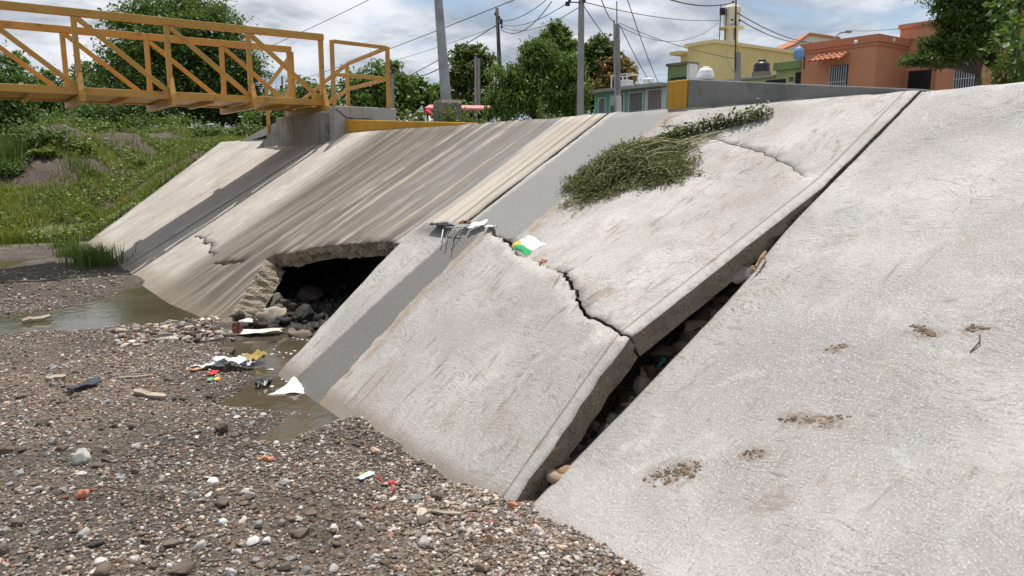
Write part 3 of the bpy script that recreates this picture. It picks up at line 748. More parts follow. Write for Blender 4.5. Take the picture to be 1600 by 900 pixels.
# ------------------------------------------------------------------ houses across the street
def rect_on_x(X, y0, z0, y1, z1): return (X, y0, z0, y1, z1)
def opening(parent, X, ya, yb, za, zb, mat, nbars, barmat, frame=None, name='window', bars='bars', cross=1):
    """a window or a door in a wall facing the canal: recessed pane, frame, bars standing proud"""
    p = build(name, MB().span((X-.012, ya, za), (X+.02, yb, zb)), mat, parent)
    if frame is not None:
        f = MB(); t = .05
        f.span((X-.045, ya-t, zb), (X+.01, yb+t, zb+t)); f.span((X-.045, ya-t, za), (X+.01, ya-.001, zb-.001)); f.span((X-.045, yb+.001, za), (X+.01, yb+t, zb-.001))
        build('frame', f, frame, p)
    g = MB()
    for k in range(nbars):
        y = ya+(yb-ya)*(k+.5)/nbars; g.span((X-.075, y-.011, za+.02), (X-.053, y+.011, zb-.02))
    for k in range(cross):
        z = za+(zb-za)*(k+1)/(cross+1); g.span((X-.080, ya+.01, z-.013), (X-.05, yb-.01, z+.013))
    build(bars, g, barmat, p)
    return p
SD = 24.0
c0 = at(1372, 53, 22.5)                         # near corner of the orange house
XH = c0[0]; YC = c0[1]; ZR = c0[2]
yl = on_x(1255, 68, XH)[1]
XB = on_y(1420, 60, YC)[0]
oh = thing('house', 'single-storey orange house with clay tile window hoods and a stepped cornice', 'house', (XH+2, YC-1, 2.08))
ym = on_x(1600, 60, XB)[1]-2.0
build('wall', MB().span((XH, YC, 2.0), (XH+8, yl, ZR-.22)).span((XB, ym, 2.0), (XH+8, YC-.001, ZR+.0)), MAT['orange'], oh)
pf = on_x(1420, 50, XB)[2]
build('cornice', MB().span((XH-.07, YC-.07, ZR-.219), (XH+8, yl+.05, ZR)).span((XH-.035, YC-.035, ZR-.32), (XH-.001, yl+.02, ZR-.221)).span((XH, YC-.035, ZR-.32), (XB-.001, YC-.001, ZR-.221)), MAT['orange_trim'], oh, label='projecting cornice band on the front room')
build('parapet', MB().span((XB-.08, ym-.1, ZR+.002), (XH+8, YC+.25, pf+.1)).span((XB-.13, ym-.15, pf+.1), (XH+8, YC+.3, pf+.24)), MAT['orange'], oh)
def pair(X, p0, p1):
    a = on_x(p0[0], p0[1], X); b = on_x(p1[0], p1[1], X); return min(a[1], b[1]), max(a[1], b[1]), min(a[2], b[2]), max(a[2], b[2])
ya, yb, za, zb = pair(XH, (1295, 138), (1326, 100))
opening(oh, XH, ya, yb, za-.35, zb, MAT['glass'], 8, MAT['iron'])
ya, yb, za, zb = pair(XB, (1418, 140), (1456, 108))
opening(oh, XB, ya, yb, 2.1, zb, MAT['dark'], 10, MAT['black_iron'], name='door', bars='grille', cross=2)
# third bay, forward again, behind the tree
XC = XB-.55
y3 = on_x(1465, 100, XC)[1]; y4 = on_x(1600, 100, XC)[1]
build('front_bay', MB().span((XC, y4-1.5, 2.0), (XB-.001, y3, on_x(1500, 62, XC)[2])), MAT['orange'], oh)
ya, yb, za, zb = pair(XC, (1489, 137), (1529, 86))
opening(oh, XC, ya, yb, za-.4, zb, MAT['glass'], 9, MAT['iron'])
def hood(X, p0, p1, parent, n=6, deep=.55):
    ya, yb, za, zb = pair(X, p0, p1)
    h = MB(); wdt = (yb-ya)/n
    for k in range(n):
        yc = ya+wdt*(k+.5)
        for j in range(3):
            x0 = X-.02-deep*j/3; x1 = X-.02-deep*(j+1)/3-.05; z0 = zb-(zb-za)*j/3+.01*j; z1 = zb-(zb-za)*(j+1)/3-.0
            vs = []; m = 6
            for (xx, zz_, rr) in ((x0, z0, wdt*.46), (x1, z1+.02, wdt*.54)):
                for q in range(m+1):
                    th_ = math.pi*q/m; vs.append((xx, yc-rr*math.cos(th_), zz_+rr*.75*math.sin(th_)))
            fs = [(q, q+1, m+2+q, m+1+q) for q in range(m)]
            off_ = [(v[0], v[1], v[2]-.02) for v in vs]
            h.add(vs+off_, fs+[tuple(2*(m+1)+i for i in f[::-1]) for f in fs]+[(m+1+q, m+2+q, 3*(m+1)+q+1, 3*(m+1)+q) for q in range(m)])
    build('tile_hood', h, MAT['tile'], parent, label='little roof of curved clay tiles over the window')
hood(XH, (1279, 101), (1328, 82), oh)
hood(XC, (1490, 88), (1521, 76), oh, 5)
for px, py in ((1338, 66), (1395, 63)):
    l = on_x(px, py, XH) if px < 1372 else on_y(px, py, YC)
    build('wall_lamp', MB().lathe((l[0]-.06, l[1]-.03, l[2]-.07), [(.03, 0), (.07, .03), (.075, .09), (.03, .13)], 10), MAT['white'], oh)

# pale house and street light far behind
fh = thing('house', 'cream gabled house end rising far behind the yellow block and orange house', 'house', tuple(at(1275, 75, 44)*np.array([1, 1, 0])+np.array([0, 0, 2.08])))
g0 = at(1242, 72, 44); g1 = at(1264, 55, 44); g2 = at(1312, 62, 44); g3 = at(1318, 80, 44)
bck = Vector((RT[0], RT[1], 0)).cross(Vector((0, 0, 1))).normalized()*-5
build('wall', MB().prism([tuple(g0), tuple(g1), tuple(g2), tuple(g3), (g3[0], g3[1], 2.05), (g0[0], g0[1], 2.05)], tuple(bck)), matte('cream gable paint', (.66, .60, .50), .8, 0, .05, 1, .05), fh)
rb2 = MB(); e = Vector((0, 0, .14))
for a, b in ((g0, g1), (g1, g2)):
    a = Vector(a)-bck*.02; b = Vector(b)-bck*.02
    rb2.prism([a, b, b+e, a+e], bck*1.06)
build('roof', rb2, MAT['orange_trim'], fh)
sl = thing('street_lamp', 'slender street lamp arm showing above the orange roof', 'street lamp', tuple(at(1305, 75, 30)*np.array([1, 1, 0])+np.array([0, 0, 2.08])))
lp = at(1304, 58, 30); lq = at(1321, 49.5, 30); lr = at(1330, 49.5, 30)
build('pole', MB().tube([(lp[0], lp[1], 2.08), tuple(lp)], [.07, .05], 8), MAT['steel_pole'], sl)
build('arm', MB().tube([tuple(lp), tuple((lp+lq)/2+np.array([0, 0, .06])), tuple(lq)], .035, 6), MAT['steel_pole'], sl)
build('lamp_head', MB().bar(tuple(lq), tuple(lr), .16, .09), MAT['steel_pole'], sl, bevel=.02)

# yellow two-storey block with the water tower
dY = 33
y0 = at(1117, 62, dY); XY = y0[0]
yel = thing('building', 'pale yellow two-storey block with blank walls under the round water tower', 'building', (XY+3, y0[1], 2.08))
yA = y0[1]
yz = y0[2]
yL = on_x(1075, 68, XY)[1]
build('wall', MB().span((XY, yA, 2.0), (XY+11, yL, yz-.14)), MAT['cream'], yel)
build('roof_edge', MB().span((XY-.12, yA-.12, yz-.139), (XY+11.1, yL+.12, yz)), matte('cream cornice', (.74, .62, .33), .8, 0, .05), yel)
yb1 = on_x(1066, 81, XY); 
build('balcony', MB().span((XY-.4, yL+.121, on_x(1066, 86, XY)[2]), (XY+3, yL+.75, yb1[2])).span((XY+.1, yL+.001, 2.0), (XY+3, yL+.5, on_x(1066, 86, XY)[2]-.001)), MAT['cream'], yel)
tw = thing('water_tower', 'round cream water tower with a ring walkway and antenna on the yellow block', 'water tower', tuple(at(1142, 64, 37)))
tb = at(1142, 66, 37); pxm = 37/F_PX
build('neck', MB().lathe(tuple(tb), [(11*pxm, 0), (11*pxm, 19*pxm)], 20), MAT['tower'], tw, smooth=False)
build('tank', MB().lathe((tb[0], tb[1], tb[2]+22*pxm), [(8*pxm, 0), (12.5*pxm, 2*pxm), (12.5*pxm, 29*pxm), (10.5*pxm, 31*pxm), (8*pxm, 34*pxm), (3*pxm, 36*pxm), (3*pxm, 38*pxm)], 20), MAT['tower'], tw)
build('walkway', MB().lathe((tb[0], tb[1], tb[2]+19*pxm), [(12*pxm, 0), (19*pxm, 1.2*pxm), (19*pxm, 3*pxm), (11*pxm, 3*pxm)], 20), MAT['tower'], tw)
for px, h0 in ((1124, 12), (1133, 40), (1147, 46)):
    q = at(px, 63, 36.6); build('antenna', MB().tube([tuple(q), (q[0], q[1], q[2]+(53 if px < 1130 else 58 if px > 1140 else 46)*pxm)], .025, 6), MAT['dark'], tw)
build('radio_box', MB().box(tuple(at(1129, 18, 36.5)), (.2, .2, .32)), MAT['dark'], tw)

# green archway house
XG = at(1043, 100, 27)[0]
ya, yb, za, zb = pair(XG, (1042, 150), (1074, 100))
gh = thing('gateway', 'olive green gateway wall with a dark door, left of the yellow wall end', 'gateway', (XG, ya, 2.08))
build('wall', MB().span((XG, ya, 2.0), (XG+.5, yb, zb)), MAT['green'], gh)
build('coping', MB().span((XG-.06, ya-.05, zb+.001), (XG+.56, yb+.05, zb+.09)), MAT['drab'], gh)
build('side_column', MB().span((XG-.02, on_x(1078, 110, XG)[1], 2.0), (XG+.4, ya-.001, zb)), MAT['white'], gh)
ga, gb, gc, gd = pair(XG, (1049, 160), (1071, 122))
opening(gh, XG, ga, gb, 2.1, gd, MAT['dark'], 7, MAT['iron'], MAT['black_iron'], 'door', 'grille')

# low green house to the right
XL = at(1230, 105, 26)[0]
pg = thing('house', 'low pale green house with an olive roof fascia beside the orange house', 'house', (XL+2, on_x(1200, 120, XL)[1], 2.08))
ya = on_x(1256, 120, XL)[1]; yb = on_x(1128, 120, XL)[1]; ztop = on_x(1235, 108, XL)[2]
yst = on_x(1213, 110, XL)[1]
build('wall', MB().span((XL, ya+.02, 2.0), (XL+6, yst, ztop-.025)).span((XL, yst+.001, 2.0), (XL+5, yb, on_x(1185, 123, XL)[2]-.001)), MAT['pale_green'], pg)
build('roof_edge', MB().span((XL-.15, yst+.001, on_x(1185, 123, XL)[2]), (XL+5, yb+.2, on_x(1185, 120, XL)[2])), MAT['roof_grey'], pg)
build('fascia', MB().span((XL-.2, ya+.02, ztop-.02), (XL+6.2, yst, on_x(1235, 97, XL)[2])), MAT['green'], pg)
for (p0, p1, nm) in (((1196, 140), (1228, 122), 'window'), ((1243, 140), (1256, 111), 'door')):
    a, b, cz, dz = pair(XL, p0, p1); opening(pg, XL, max(a, ya+.05), b, 2.15, dz-.02, MAT['dark'], 6, MAT['black_iron'], None, nm, 'grille')
a, b, cz, dz = pair(XL, (1233, 127), (1240, 120)); build('vent', MB().span((XL-.02, a, cz), (XL+.05, b, dz)), MAT['drab'], pg)

# teal terrace
XT = at(985, 140, 30)[0]
ya, yb = on_x(1042, 140, XT)[1], on_x(929, 150, XT)[1]
zr = on_x(985, 141, XT)[2]
th = thing('house', 'low turquoise terrace house with barred white doors and windows', 'house', (XT+2, (ya+yb)/2, 2.08))
build('wall', MB().span((XT, ya, 2.0), (XT+6, yb, zr)), MAT['teal'], th)
build('roof', MB().span((XT-.45, ya-.02, zr+.001), (XT+6.1, yb+.2, zr+.13)), MAT['roof_grey'], th)
build('light_panel', MB().span((XT-.05, on_x(1042, 150, XT)[1]+.01, 2.0), (XT-.001, on_x(1035, 150, XT)[1], zr-.02)).span((XT-.05, on_x(1013, 150, XT)[1], 2.0), (XT-.001, on_x(1009, 150, XT)[1], zr-.02)), matte('pale teal pilaster', (.55, .68, .70), .8, 0, .06), th)
for (p0, p1, mt, nm, n) in (((937, 172), (946, 154), 'glass', 'window', 5), ((955, 172), (975, 148), 'glass', 'window', 9), ((984, 172), (1005, 144), 'glass', 'window', 10), ((1013, 176), (1035, 140), 'curtain', 'door', 10)):
    a, b, cz, dz = pair(XT, p0, p1)
    opening(th, XT, a, b, 2.15, dz, MAT[mt], n, MAT['iron'], MAT['white'], nm, 'grille', 2)
def boxthing(name, label, cat, lo, hi, mat): return build(name, MB().span(lo, hi), mat, None, ((lo[0]+hi[0])/2, (lo[1]+hi[1])/2, lo[2]), label=label, cat=cat, bevel=.02)
# things on the roofs
ac = at(960, 140, 30.6); u = 30.6/F_PX
act = thing('air_conditioner', 'white air conditioner cage on the turquoise roof', 'air conditioner', (ac[0]+.6, ac[1], zr+.13))
build('cabinet', MB().span((ac[0]+.35, ac[1]-.33, zr+.132), (ac[0]+.75, ac[1]+.35, zr+.48)), MAT['white'], act, bevel=.02)
build('fan_grille', MB().lathe((0, 0, 0), [(.15, 0), (.15, .02), (.05, .03)], 14), MAT['dark'], act)
fo = bpy.data.objects[[o.name for o in act.children if o.name.startswith('fan_grille')][0]]
fo.data.transform(Matrix.Rotation(-math.pi/2, 4, 'Y')); fo.data.transform(Matrix.Translation(Vector((.33-(.6)+.0, 0, .18))+Vector((act.location.x, act.location.y, act.location.z))))
cg = MB()
for y_ in (-.45, .45):
    for x_ in (.25, .9): cg.span((ac[0]+x_-.02, ac[1]+y_-.02, zr+.131), (ac[0]+x_+.02, ac[1]+y_+.02, zr+.72))
    cg.span((ac[0]+.27, ac[1]+y_-.02, zr+.68), (ac[0]+.88, ac[1]+y_+.02, zr+.72))
for x_ in (.25, .9): cg.span((ac[0]+x_-.02, ac[1]-.43, zr+.68), (ac[0]+x_+.02, ac[1]+.43, zr+.72))
build('cage', cg, MAT['white'], act)
rbx = on_x(1013, 131, XT+.9)
build('water_tank', MB().lathe((rbx[0], rbx[1], zr+.131), [(.2, 0), (.22, .1), (.22, .34), (.17, .38)], 14), MAT['plastic_white'], None, (rbx[0], rbx[1], zr+.131), label='small white tank on the turquoise roof near the gateway', cat='water tank')
wt = at(1102, 126, 26); u = 26/F_PX
wtt = thing('water_tank', 'large ribbed white plastic water tank showing above the grey crest wall', 'water tank', (wt[0], wt[1], 2.08))
build('tank_body', MB().lathe((wt[0], wt[1], wt[2]), [(13.5*u, 0), (13.8*u, 4*u), (13.2*u, 4.6*u), (13.6*u, 8*u), (12.9*u, 8.6*u), (12.6*u, 12*u), (10.5*u, 16*u), (8*u, 18.5*u)], 24), MAT['plastic_white'], wtt, smooth=True)
build('lid', MB().lathe((wt[0], wt[1], wt[2]+18.6*u), [(6.5*u, 0), (6.5*u, 1.6*u), (5*u, 2.4*u)], 20), MAT['plastic_white'], wtt)
build('stand', MB().span((wt[0]-.38, wt[1]-.38, 2.0), (wt[0]+.38, wt[1]+.38, wt[2]-.001)), MAT['drab'], wtt)
bt = at(1190, 110, 28.5); u = 28.5/F_PX
btt = thing('water_tank', 'black round water tank on the low green roof', 'water tank', tuple(bt))
build('tank_body', MB().lathe(tuple(bt), [(12*u, -2*u), (12.5*u, 0), (12.5*u, 4*u), (11.8*u, 4.8*u), (12.4*u, 7*u), (12*u, 9*u), (9*u, 12*u), (5*u, 13*u)], 24), MAT['plastic_black'], btt, smooth=True)
build('lid', MB().lathe((bt[0], bt[1], bt[2]+13.1*u), [(6*u, 0), (6*u, 2.5*u), (4.5*u, 3.4*u)], 18), MAT['plastic_black'], btt)
build('support', MB().span((bt[0]-.25, bt[1]-.25, 2.05), (bt[0]+.25, bt[1]+.25, bt[2]-2*u-.001)), MAT['drab'], btt)
ds = at(1248, 84, 23.2); u = 23.2/F_PX
dst = thing('satellite_dish', 'blue satellite dish on the corner between the green and orange houses', 'satellite dish', tuple(ds))
dm = MB(); nn = 20; vs = []
for r_, dpt in ((0.01, -.10), (4*u, -.085), (8*u, -.04), (10.5*u, .0)):
    for k in range(nn): vs.append((dpt, r_*math.cos(2*math.pi*k/nn)*.8, r_*math.sin(2*math.pi*k/nn)*1.05))
vs2 = [(v[0]+.015, v[1], v[2]) for v in vs]; m4 = len(vs)
fs = [(i*nn+k, i*nn+(k+1) % nn, (i+1)*nn+(k+1) % nn, (i+1)*nn+k) for i in range(3) for k in range(nn)]
Rm = Matrix.Rotation(math.radians(25), 3, 'Z')
dm.add([tuple((Rm @ Vector(v))+Vector(ds)) for v in vs+vs2], fs+[tuple(m4+i for i in f[::-1]) for f in fs]+[(3*nn+k, 3*nn+(k+1) % nn, m4+3*nn+(k+1) % nn, m4+3*nn+k) for k in range(nn)])
build('reflector', dm, MAT['dish'], dst, smooth=True)
build('bracket', MB().tube([tuple(ds+np.array([.02, 0, 0])), tuple(ds+np.array([.3, -.02, -.1])), (ds[0]+.3, ds[1]-.02, ztop-.3)], .025, 6), MAT['dark'], dst)

# ------------------------------------------------------------------ poles and wires
def pole_at(name, label, pts, d, rads, mat, n=12, bury=True, cat='utility pole'):
    P = [at(px, py, d) for px, py in pts]
    base = P[-1].copy(); base[2] = 2.0
    t = thing(name, label, cat, tuple(base))
    f = P[-1]; dirn = P[-2]-f; ex = f+dirn*((2.0-f[2])/dirn[2])
    build('shaft', MB().tube([tuple(ex)]+[tuple(p) for p in P[::-1]], [rads[-1]]+list(rads[::-1]), n), mat, t, smooth=n > 6)
    return t, P
u = 17/F_PX
t, P = pole_at('lamp_post', 'thick grey steel lamp post on a plant-covered round concrete base', [(681, -60), (685, 0), (697, 156)], 17, [6.2*u, 6.6*u, 8.2*u], MAT['steel_pole'], 10, cat='lamp post')
b_ = at(699, 157, 17)
build('footing', MB().lathe((b_[0], b_[1], 1.98), [(.33, 0), (.33, b_[2]-2.05), (.28, b_[2]-1.98), (.1, b_[2]-1.97)], 16), MAT['drab'], t)
u = 30/F_PX
t, P = pole_at('utility_post', 'twin slim concrete posts with a rod, before the red-tipped tree', [(743.5, 89), (744, 170)], 30, [2.5*u, 2.7*u], MAT['pole'], 4)
build('second_shaft', MB().tube([tuple(at(748.5, 170, 30)), tuple(at(748, 92, 30))], 2.4*u, 4), MAT['pole'], t)
build('rod', MB().tube([tuple(at(746, 92, 30)), tuple(at(746, 64, 30))], .6*u, 5), MAT['dark'], t)
u = 42/F_PX
t, P = pole_at('utility_pole', 'dark wooden utility pole with line hardware behind the trees', [(776.5, 13), (781, 110)], 42, [2.6*u, 3.4*u], MAT['wood_pole'], 8)
hw = MB()
for px, py, s_ in ((783, 34, 5), (780, 28, 3.5), (784, 42, 3), (774, 22, 3)): hw.box(tuple(at(px, py, 41.8)), (s_*u*.7, s_*u*.7, s_*u*1.5), .4)
build('hardware', hw, MAT['dark'], t)
u = 22/F_PX
t, P = pole_at('utility_pole', 'tall grey concrete utility pole beside the dense willowy tree', [(910, -40), (908.5, 0), (906.5, 182)], 22, [4.2*u, 4.6*u, 5.8*u], MAT['pole'], 8)
hw = MB()
for px, py, s_ in ((887, 6, 6), (890, 2, 4), (913, 2, 4)): hw.box(tuple(at(px, py, 21.9)), (s_*u, s_*u, s_*u), .6)
hw.tube([tuple(at(887, 3, 21.9)), tuple(at(909, 4, 21.95))], .02, 5)
build('hardware', hw, MAT['dark'], t)
u = 24/F_PX
t, P = pole_at('service_post', 'square concrete service post with a thin mast before the turquoise terrace', [(964.5, 38), (966, 178)], 24, [4.2*u, 5.2*u], MAT['pole'], 4, cat='service post')
build('conduit', MB().tube([tuple(at(961, 178, 23.85)), tuple(at(959.5, 32, 23.85))], 1.6*u, 6), MAT['steel_pole'], t)
build('mast', MB().tube([tuple(at(964, 40, 24)), tuple(at(963.7, 2, 24))], .9*u, 6), MAT['dark'], t)
build('white_band', MB().tube([tuple(at(966.3, 178, 24.0)), tuple(at(966.1, 150, 24.0))], [5.5*u, 5.5*u], 4), MAT['white'], t)
build('meter_box', MB().box(tuple(at(957, 158, 23.7)), (5*u, 5*u, 14*u), HEAD*-1), MAT['roof_grey'], t, bevel=.01)
u = 19/F_PX
t, P = pole_at('service_post', 'short grey concrete service post with a tall thin mast behind the crest wall', [(1152.5, 83), (1152.5, 132)], 19, [6.6*u, 6.6*u], MAT['pole'], 4, cat='service post')
build('mast', MB().tube([tuple(at(1149, 110, 18.85)), tuple(at(1150, 0, 18.85)), tuple(at(1150, -30, 18.85))], 1.2*u, 6), MAT['dark'], t)
hw = MB()
for px, py in ((1144, 31), (1156, 32), (1146, 3)): hw.box(tuple(at(px, py, 18.8)), (2.6*u, 2.6*u, 2.6*u), .3)
hw.tube([tuple(at(1153, 75, 19)), tuple(at(1153, 88, 19))], .5*u, 5)
build('insulator', hw, MAT['dark'], t)
build('cable', MB().tube([tuple(at(1138, 65, 25)), tuple(at(1137, 90, 22)), tuple(at(1141, 104, 20)), tuple(at(1147, 112, 18.8))], .014, 5), MAT['wire'], t)
u = 26/F_PX
t, P = pole_at('utility_post', 'short slim grey post just right of the yellow landing handrail', [(613, 116), (613.5, 168)], 26, [2.4*u, 2.6*u], MAT['pole'], 6)
build('cap', MB().box(tuple(at(613, 112, 26)), (3*u, 3*u, 8*u)), MAT['dark'], t)
u = 50/F_PX
t, P = pole_at('utility_pole', 'distant dark pole with a transformer seen through the footbridge truss', [(440.5, 119), (442, 160)], 50, [1.4*u, 1.8*u], MAT['wood_pole'], 8)
build('transformer', MB().lathe(tuple(at(439.5, 143, 49.7)), [(1.5*u, 0), (2*u, 1*u), (2*u, 8*u), (1.2*u, 9*u)], 10), MAT['dark'], t)

def wire(a, b, da, db, label, sag=.012, r=.013):
    A_ = at(*a, da); B_ = at(*b, db); L = np.linalg.norm(B_-A_); pts = []
    for i in range(15):
        k = i/14; p = A_*(1-k)+B_*k; p[2] -= 4*sag*L*k*(1-k); pts.append(tuple(p))
    build('overhead_wire', MB().tube(pts, r, 5), MAT['wire'], None, tuple((A_+B_)/2), label=label, cat='wire', group='overhead wires')
wire((600, -12), (400, 82), 30, 40, 'lone thin wire high above the yellow footbridge, slanting down to the left', .004)
wire((815, -5), (470, 124), 22, 45, 'long thin wire passing behind the lamp post towards the handrail', .004)
wire((779, 40), (540, 113), 42, 55, 'thin wire from the dark wooden pole down left to the landing', .012)
wire((778, 38), (622, 127), 42, 50, 'thicker black wire from the dark wooden pole to the trees', .01, .024)
wire((614, 105), (697, 100), 26, 17, 'sagging wire between the short slim post and the lamp post', .03)
wire((781, 33), (858, -4), 42, 30, 'wire rising from the dark wooden pole towards upper right', .02, .017)
wire((783, 46), (862, 2), 42, 30, 'slack lower wire rising right from the dark wooden pole', .05, .02)
wire((782, 38), (888, 4), 42, 22, 'wire between the dark wooden pole and the tall concrete pole', .015)
wire((784, 42), (907, 10), 42, 22, 'lowest wire from the dark wooden pole to the tall concrete pole', .02)
wire((912, 3), (1129, 31), 22, 37, 'long gentle wire from the concrete pole to the water tower', .012)
wire((910, 6), (958, 72), 22, 24, 'short steep wire from the concrete pole to the service post', .02)
wire((938, -6), (960, 34), 18, 24, 'steep wire dropping to the service post head from above', .02)
wire((979, -5), (1029, 130), 20, 30, 'steep wire dropping from the sky to the turquoise roof', .01)
wire((969, 40), (1018, 133), 24, 30, 'steep wire from the service post head to the turquoise roof', .01)
wire((968, 36), (1150, 92), 24, 19, 'faint wire from the service post across to the short mast', .02, .009)
wire((966, 40), (1122, 36), 24, 36.5, 'slack wire from the service post to the tower antenna', .045, .010)
wire((1040, -3), (1147, 4), 16, 18.9, 'thick wavy cable at the top edge reaching the thin mast', .03, .014)
wire((1152, 20), (1272, 67), 18.9, 30, 'upper wire from the thin mast down to the orange roof', .012)
wire((1156, 31), (1262, 66), 18.9, 30, 'lower wire from the thin mast down to the orange roof', .014)
wire((1330, 48), (1500, 26), 30, 20, 'faint wire from the street lamp to the tree on the right', .012, .009)

# red awnings of the street stall, and the low brown house behind it
st = at(676, 185, 27)
stall = thing('market_stall', 'roadside stall under a red umbrella and long faded pink awning', 'market stall', (st[0], st[1], 2.05))
u = 27/F_PX
m_ = MB()
for (a, b, dz) in (((642, 181), (664, 172), 0), ((664, 172), (678, 180), 0)):
    pa, pb = at(*a, 27), at(*b, 27); m_.prism([tuple(pa), tuple(pb), tuple(pb-np.array([0, 0, 6*u])), tuple(pa-np.array([0, 0, 4*u]))], (1.1*FW[0], 1.1*FW[1], .1))
build('umbrella_canopy', m_, MAT['red_cloth'], stall)
m_ = MB(); pa, pb, pc = at(648, 177, 26.95), at(660, 164, 26.95), at(662, 174, 26.95); m_.prism([tuple(pa), tuple(pb), tuple(pc)], (.03, .05, 0)); build('white_flap', m_, MAT['plastic_white'], stall)
m_ = MB()
for i in range(12):
    x0 = 664+i*8.6; x1 = 664+(i+1)*8.6
    pa, pb = at(x0, 168+i*.12, 28), at(x1, 168+(i+1)*.12, 28); dn = np.array([0, 0, (4.0 if i % 2 else 3.2)*u])
    m_.prism([tuple(pa), tuple(pb), tuple(pb-dn), tuple(pa-dn)], (1.6*FW[0], 1.6*FW[1], .22))
build('awning', m_, MAT['pink_cloth'], stall)
for px in (668, 712, 765):
    q = at(px, 172, 28.1); build('post', MB().tube([(q[0], q[1], 2.0), tuple(q)], .04, 6), MAT['dark'], stall)
q0, q1 = at(652, 186, 27.6), at(755, 178, 28.6)
build('counter', MB().bar((q0[0], q0[1], 2.25), (q1[0], q1[1], 2.25), .7, .5), MAT['drab'], stall)
hb = thing('house', 'low brown brick house behind the stall awning with a shallow roof', 'house', tuple(at(742, 180, 38)*np.array([1, 1, 0])+np.array([0, 0, 2.05])))
q0, q1, q2 = at(716, 170, 38), at(742, 158, 38), at(760, 170, 38)
bk = (FW[0]*4, FW[1]*4, 0)
build('wall', MB().prism([tuple(q0), tuple(q1), tuple(q2), (q2[0], q2[1], 2.0), (q0[0], q0[1], 2.0)], bk), MAT['drab'], hb)
build('roof', MB().prism([tuple(q0+np.array([0, 0, .02])), tuple(q1+np.array([0, 0, .02])), tuple(q1+np.array([0, 0, .16])), tuple(q0+np.array([0, 0, .16]))], bk).prism([tuple(q1+np.array([0, 0, .02])), tuple(q2+np.array([0, 0, .02])), tuple(q2+np.array([0, 0, .16])), tuple(q1+np.array([0, 0, .16]))], bk), MAT['roof_grey'], hb)
# far low parapet beyond the bank on the left
q0, q1 = at(24, 236, 46), at(62, 236, 46)
cv_ = thing('culvert_parapet', 'far low grey concrete parapet half hidden in greenery at the left edge', 'parapet', tuple(at(43, 245, 46)))
build('rail_beam', MB().bar(tuple(q0+np.array([0, 0, .25])), tuple(q1+np.array([0, 0, .25])), .3, .16), MAT['pole'], cv_)
build('low_beam', MB().bar(tuple(q0-np.array([0, 0, .25])), tuple(q1-np.array([0, 0, .25])), .3, .3), MAT['pole'], cv_)
for k in (0, .33, .66, 1):
    q = q0*(1-k)+q1*k; build('post', MB().span((q[0]-.12, q[1]-.12, q[2]-.8), (q[0]+.12, q[1]+.12, q[2]+.168)), MAT['pole'], cv_)

# ------------------------------------------------------------------ foliage
def leaf_mesh(name, C, size, cols, droop=.35, aspect=.5, parent=None, mat=None, org=None):
    """one kite-shaped, slightly folded leaf per centre"""
    n = len(C); size = np.broadcast_to(size, (n,))
    d = RNG.normal(size=(n, 3)); d[:, 2] = d[:, 2]*.55-droop; d /= np.linalg.norm(d, axis=1, keepdims=True)
    up = RNG.normal(size=(n, 3))*.55+np.array([0, 0, 1.0])
    sd = np.cross(d, up); sd /= np.linalg.norm(sd, axis=1, keepdims=True)+1e-9
    nr = np.cross(sd, d)
    L = size[:, None]; W = L*aspect
    p0 = C-d*L*.5; p2 = C+d*L*.5-nr*L*.08; mid = C-d*L*.05
    p1 = mid+sd*W*.5+nr*L*.07; p3 = mid-sd*W*.5+nr*L*.07
    V = np.stack([p0, p1, p2, p3], 1).reshape(-1, 3); i = np.arange(n)*4
    Fc = np.concatenate([np.stack([i, i+1, i+2], -1), np.stack([i, i+2, i+3], -1)])
    return mesh_np(name, V, Fc, np.repeat(cols, 4, 0))
def leaf_cols(n, base, var=.3, tip=None, tipf=0.0):
    base = np.array(base)
    c = base*(1+RNG.normal(size=(n, 1))*var)
    c = c*(1+RNG.normal(size=(n, 3))*.08)
    if tip is not None:
        k = RNG.random((n, 1)) < tipf; c = np.where(k, np.array(tip)*(1+RNG.normal(size=(n, 1))*.2), c)
    return np.clip(c, .004, .8)
def blob_points(blobs, n, clump=.28, fill=.35):
    """leaf centres gathered in clumps around the shells of ellipsoids ((x,y,z),(rx,ry,rz))"""
    vol = np.array([b[1][0]*b[1][2] for b in blobs]); vol = vol/vol.sum(); out = []
    for b, v in zip(blobs, vol):
        m = max(30, int(n*v)); nc = max(6, m//34)
        q = RNG.normal(size=(nc, 3)); q /= np.linalg.norm(q, axis=1, keepdims=True)
        rad = np.where(RNG.random(nc) < fill, RNG.random(nc)**.5*.8, .72+.36*RNG.random(nc))
        cc = np.array(b[0])+q*rad[:, None]*np.array(b[1])
        k = RNG.integers(0, nc, m)
        sc = clump*np.mean(b[1])*(.6+.8*RNG.random(nc))
        g = RNG.normal(size=(m, 3))*sc[k][:, None]*np.array([1, 1, .6])
        out.append(cc[k]+g)
    return np.concatenate(out)
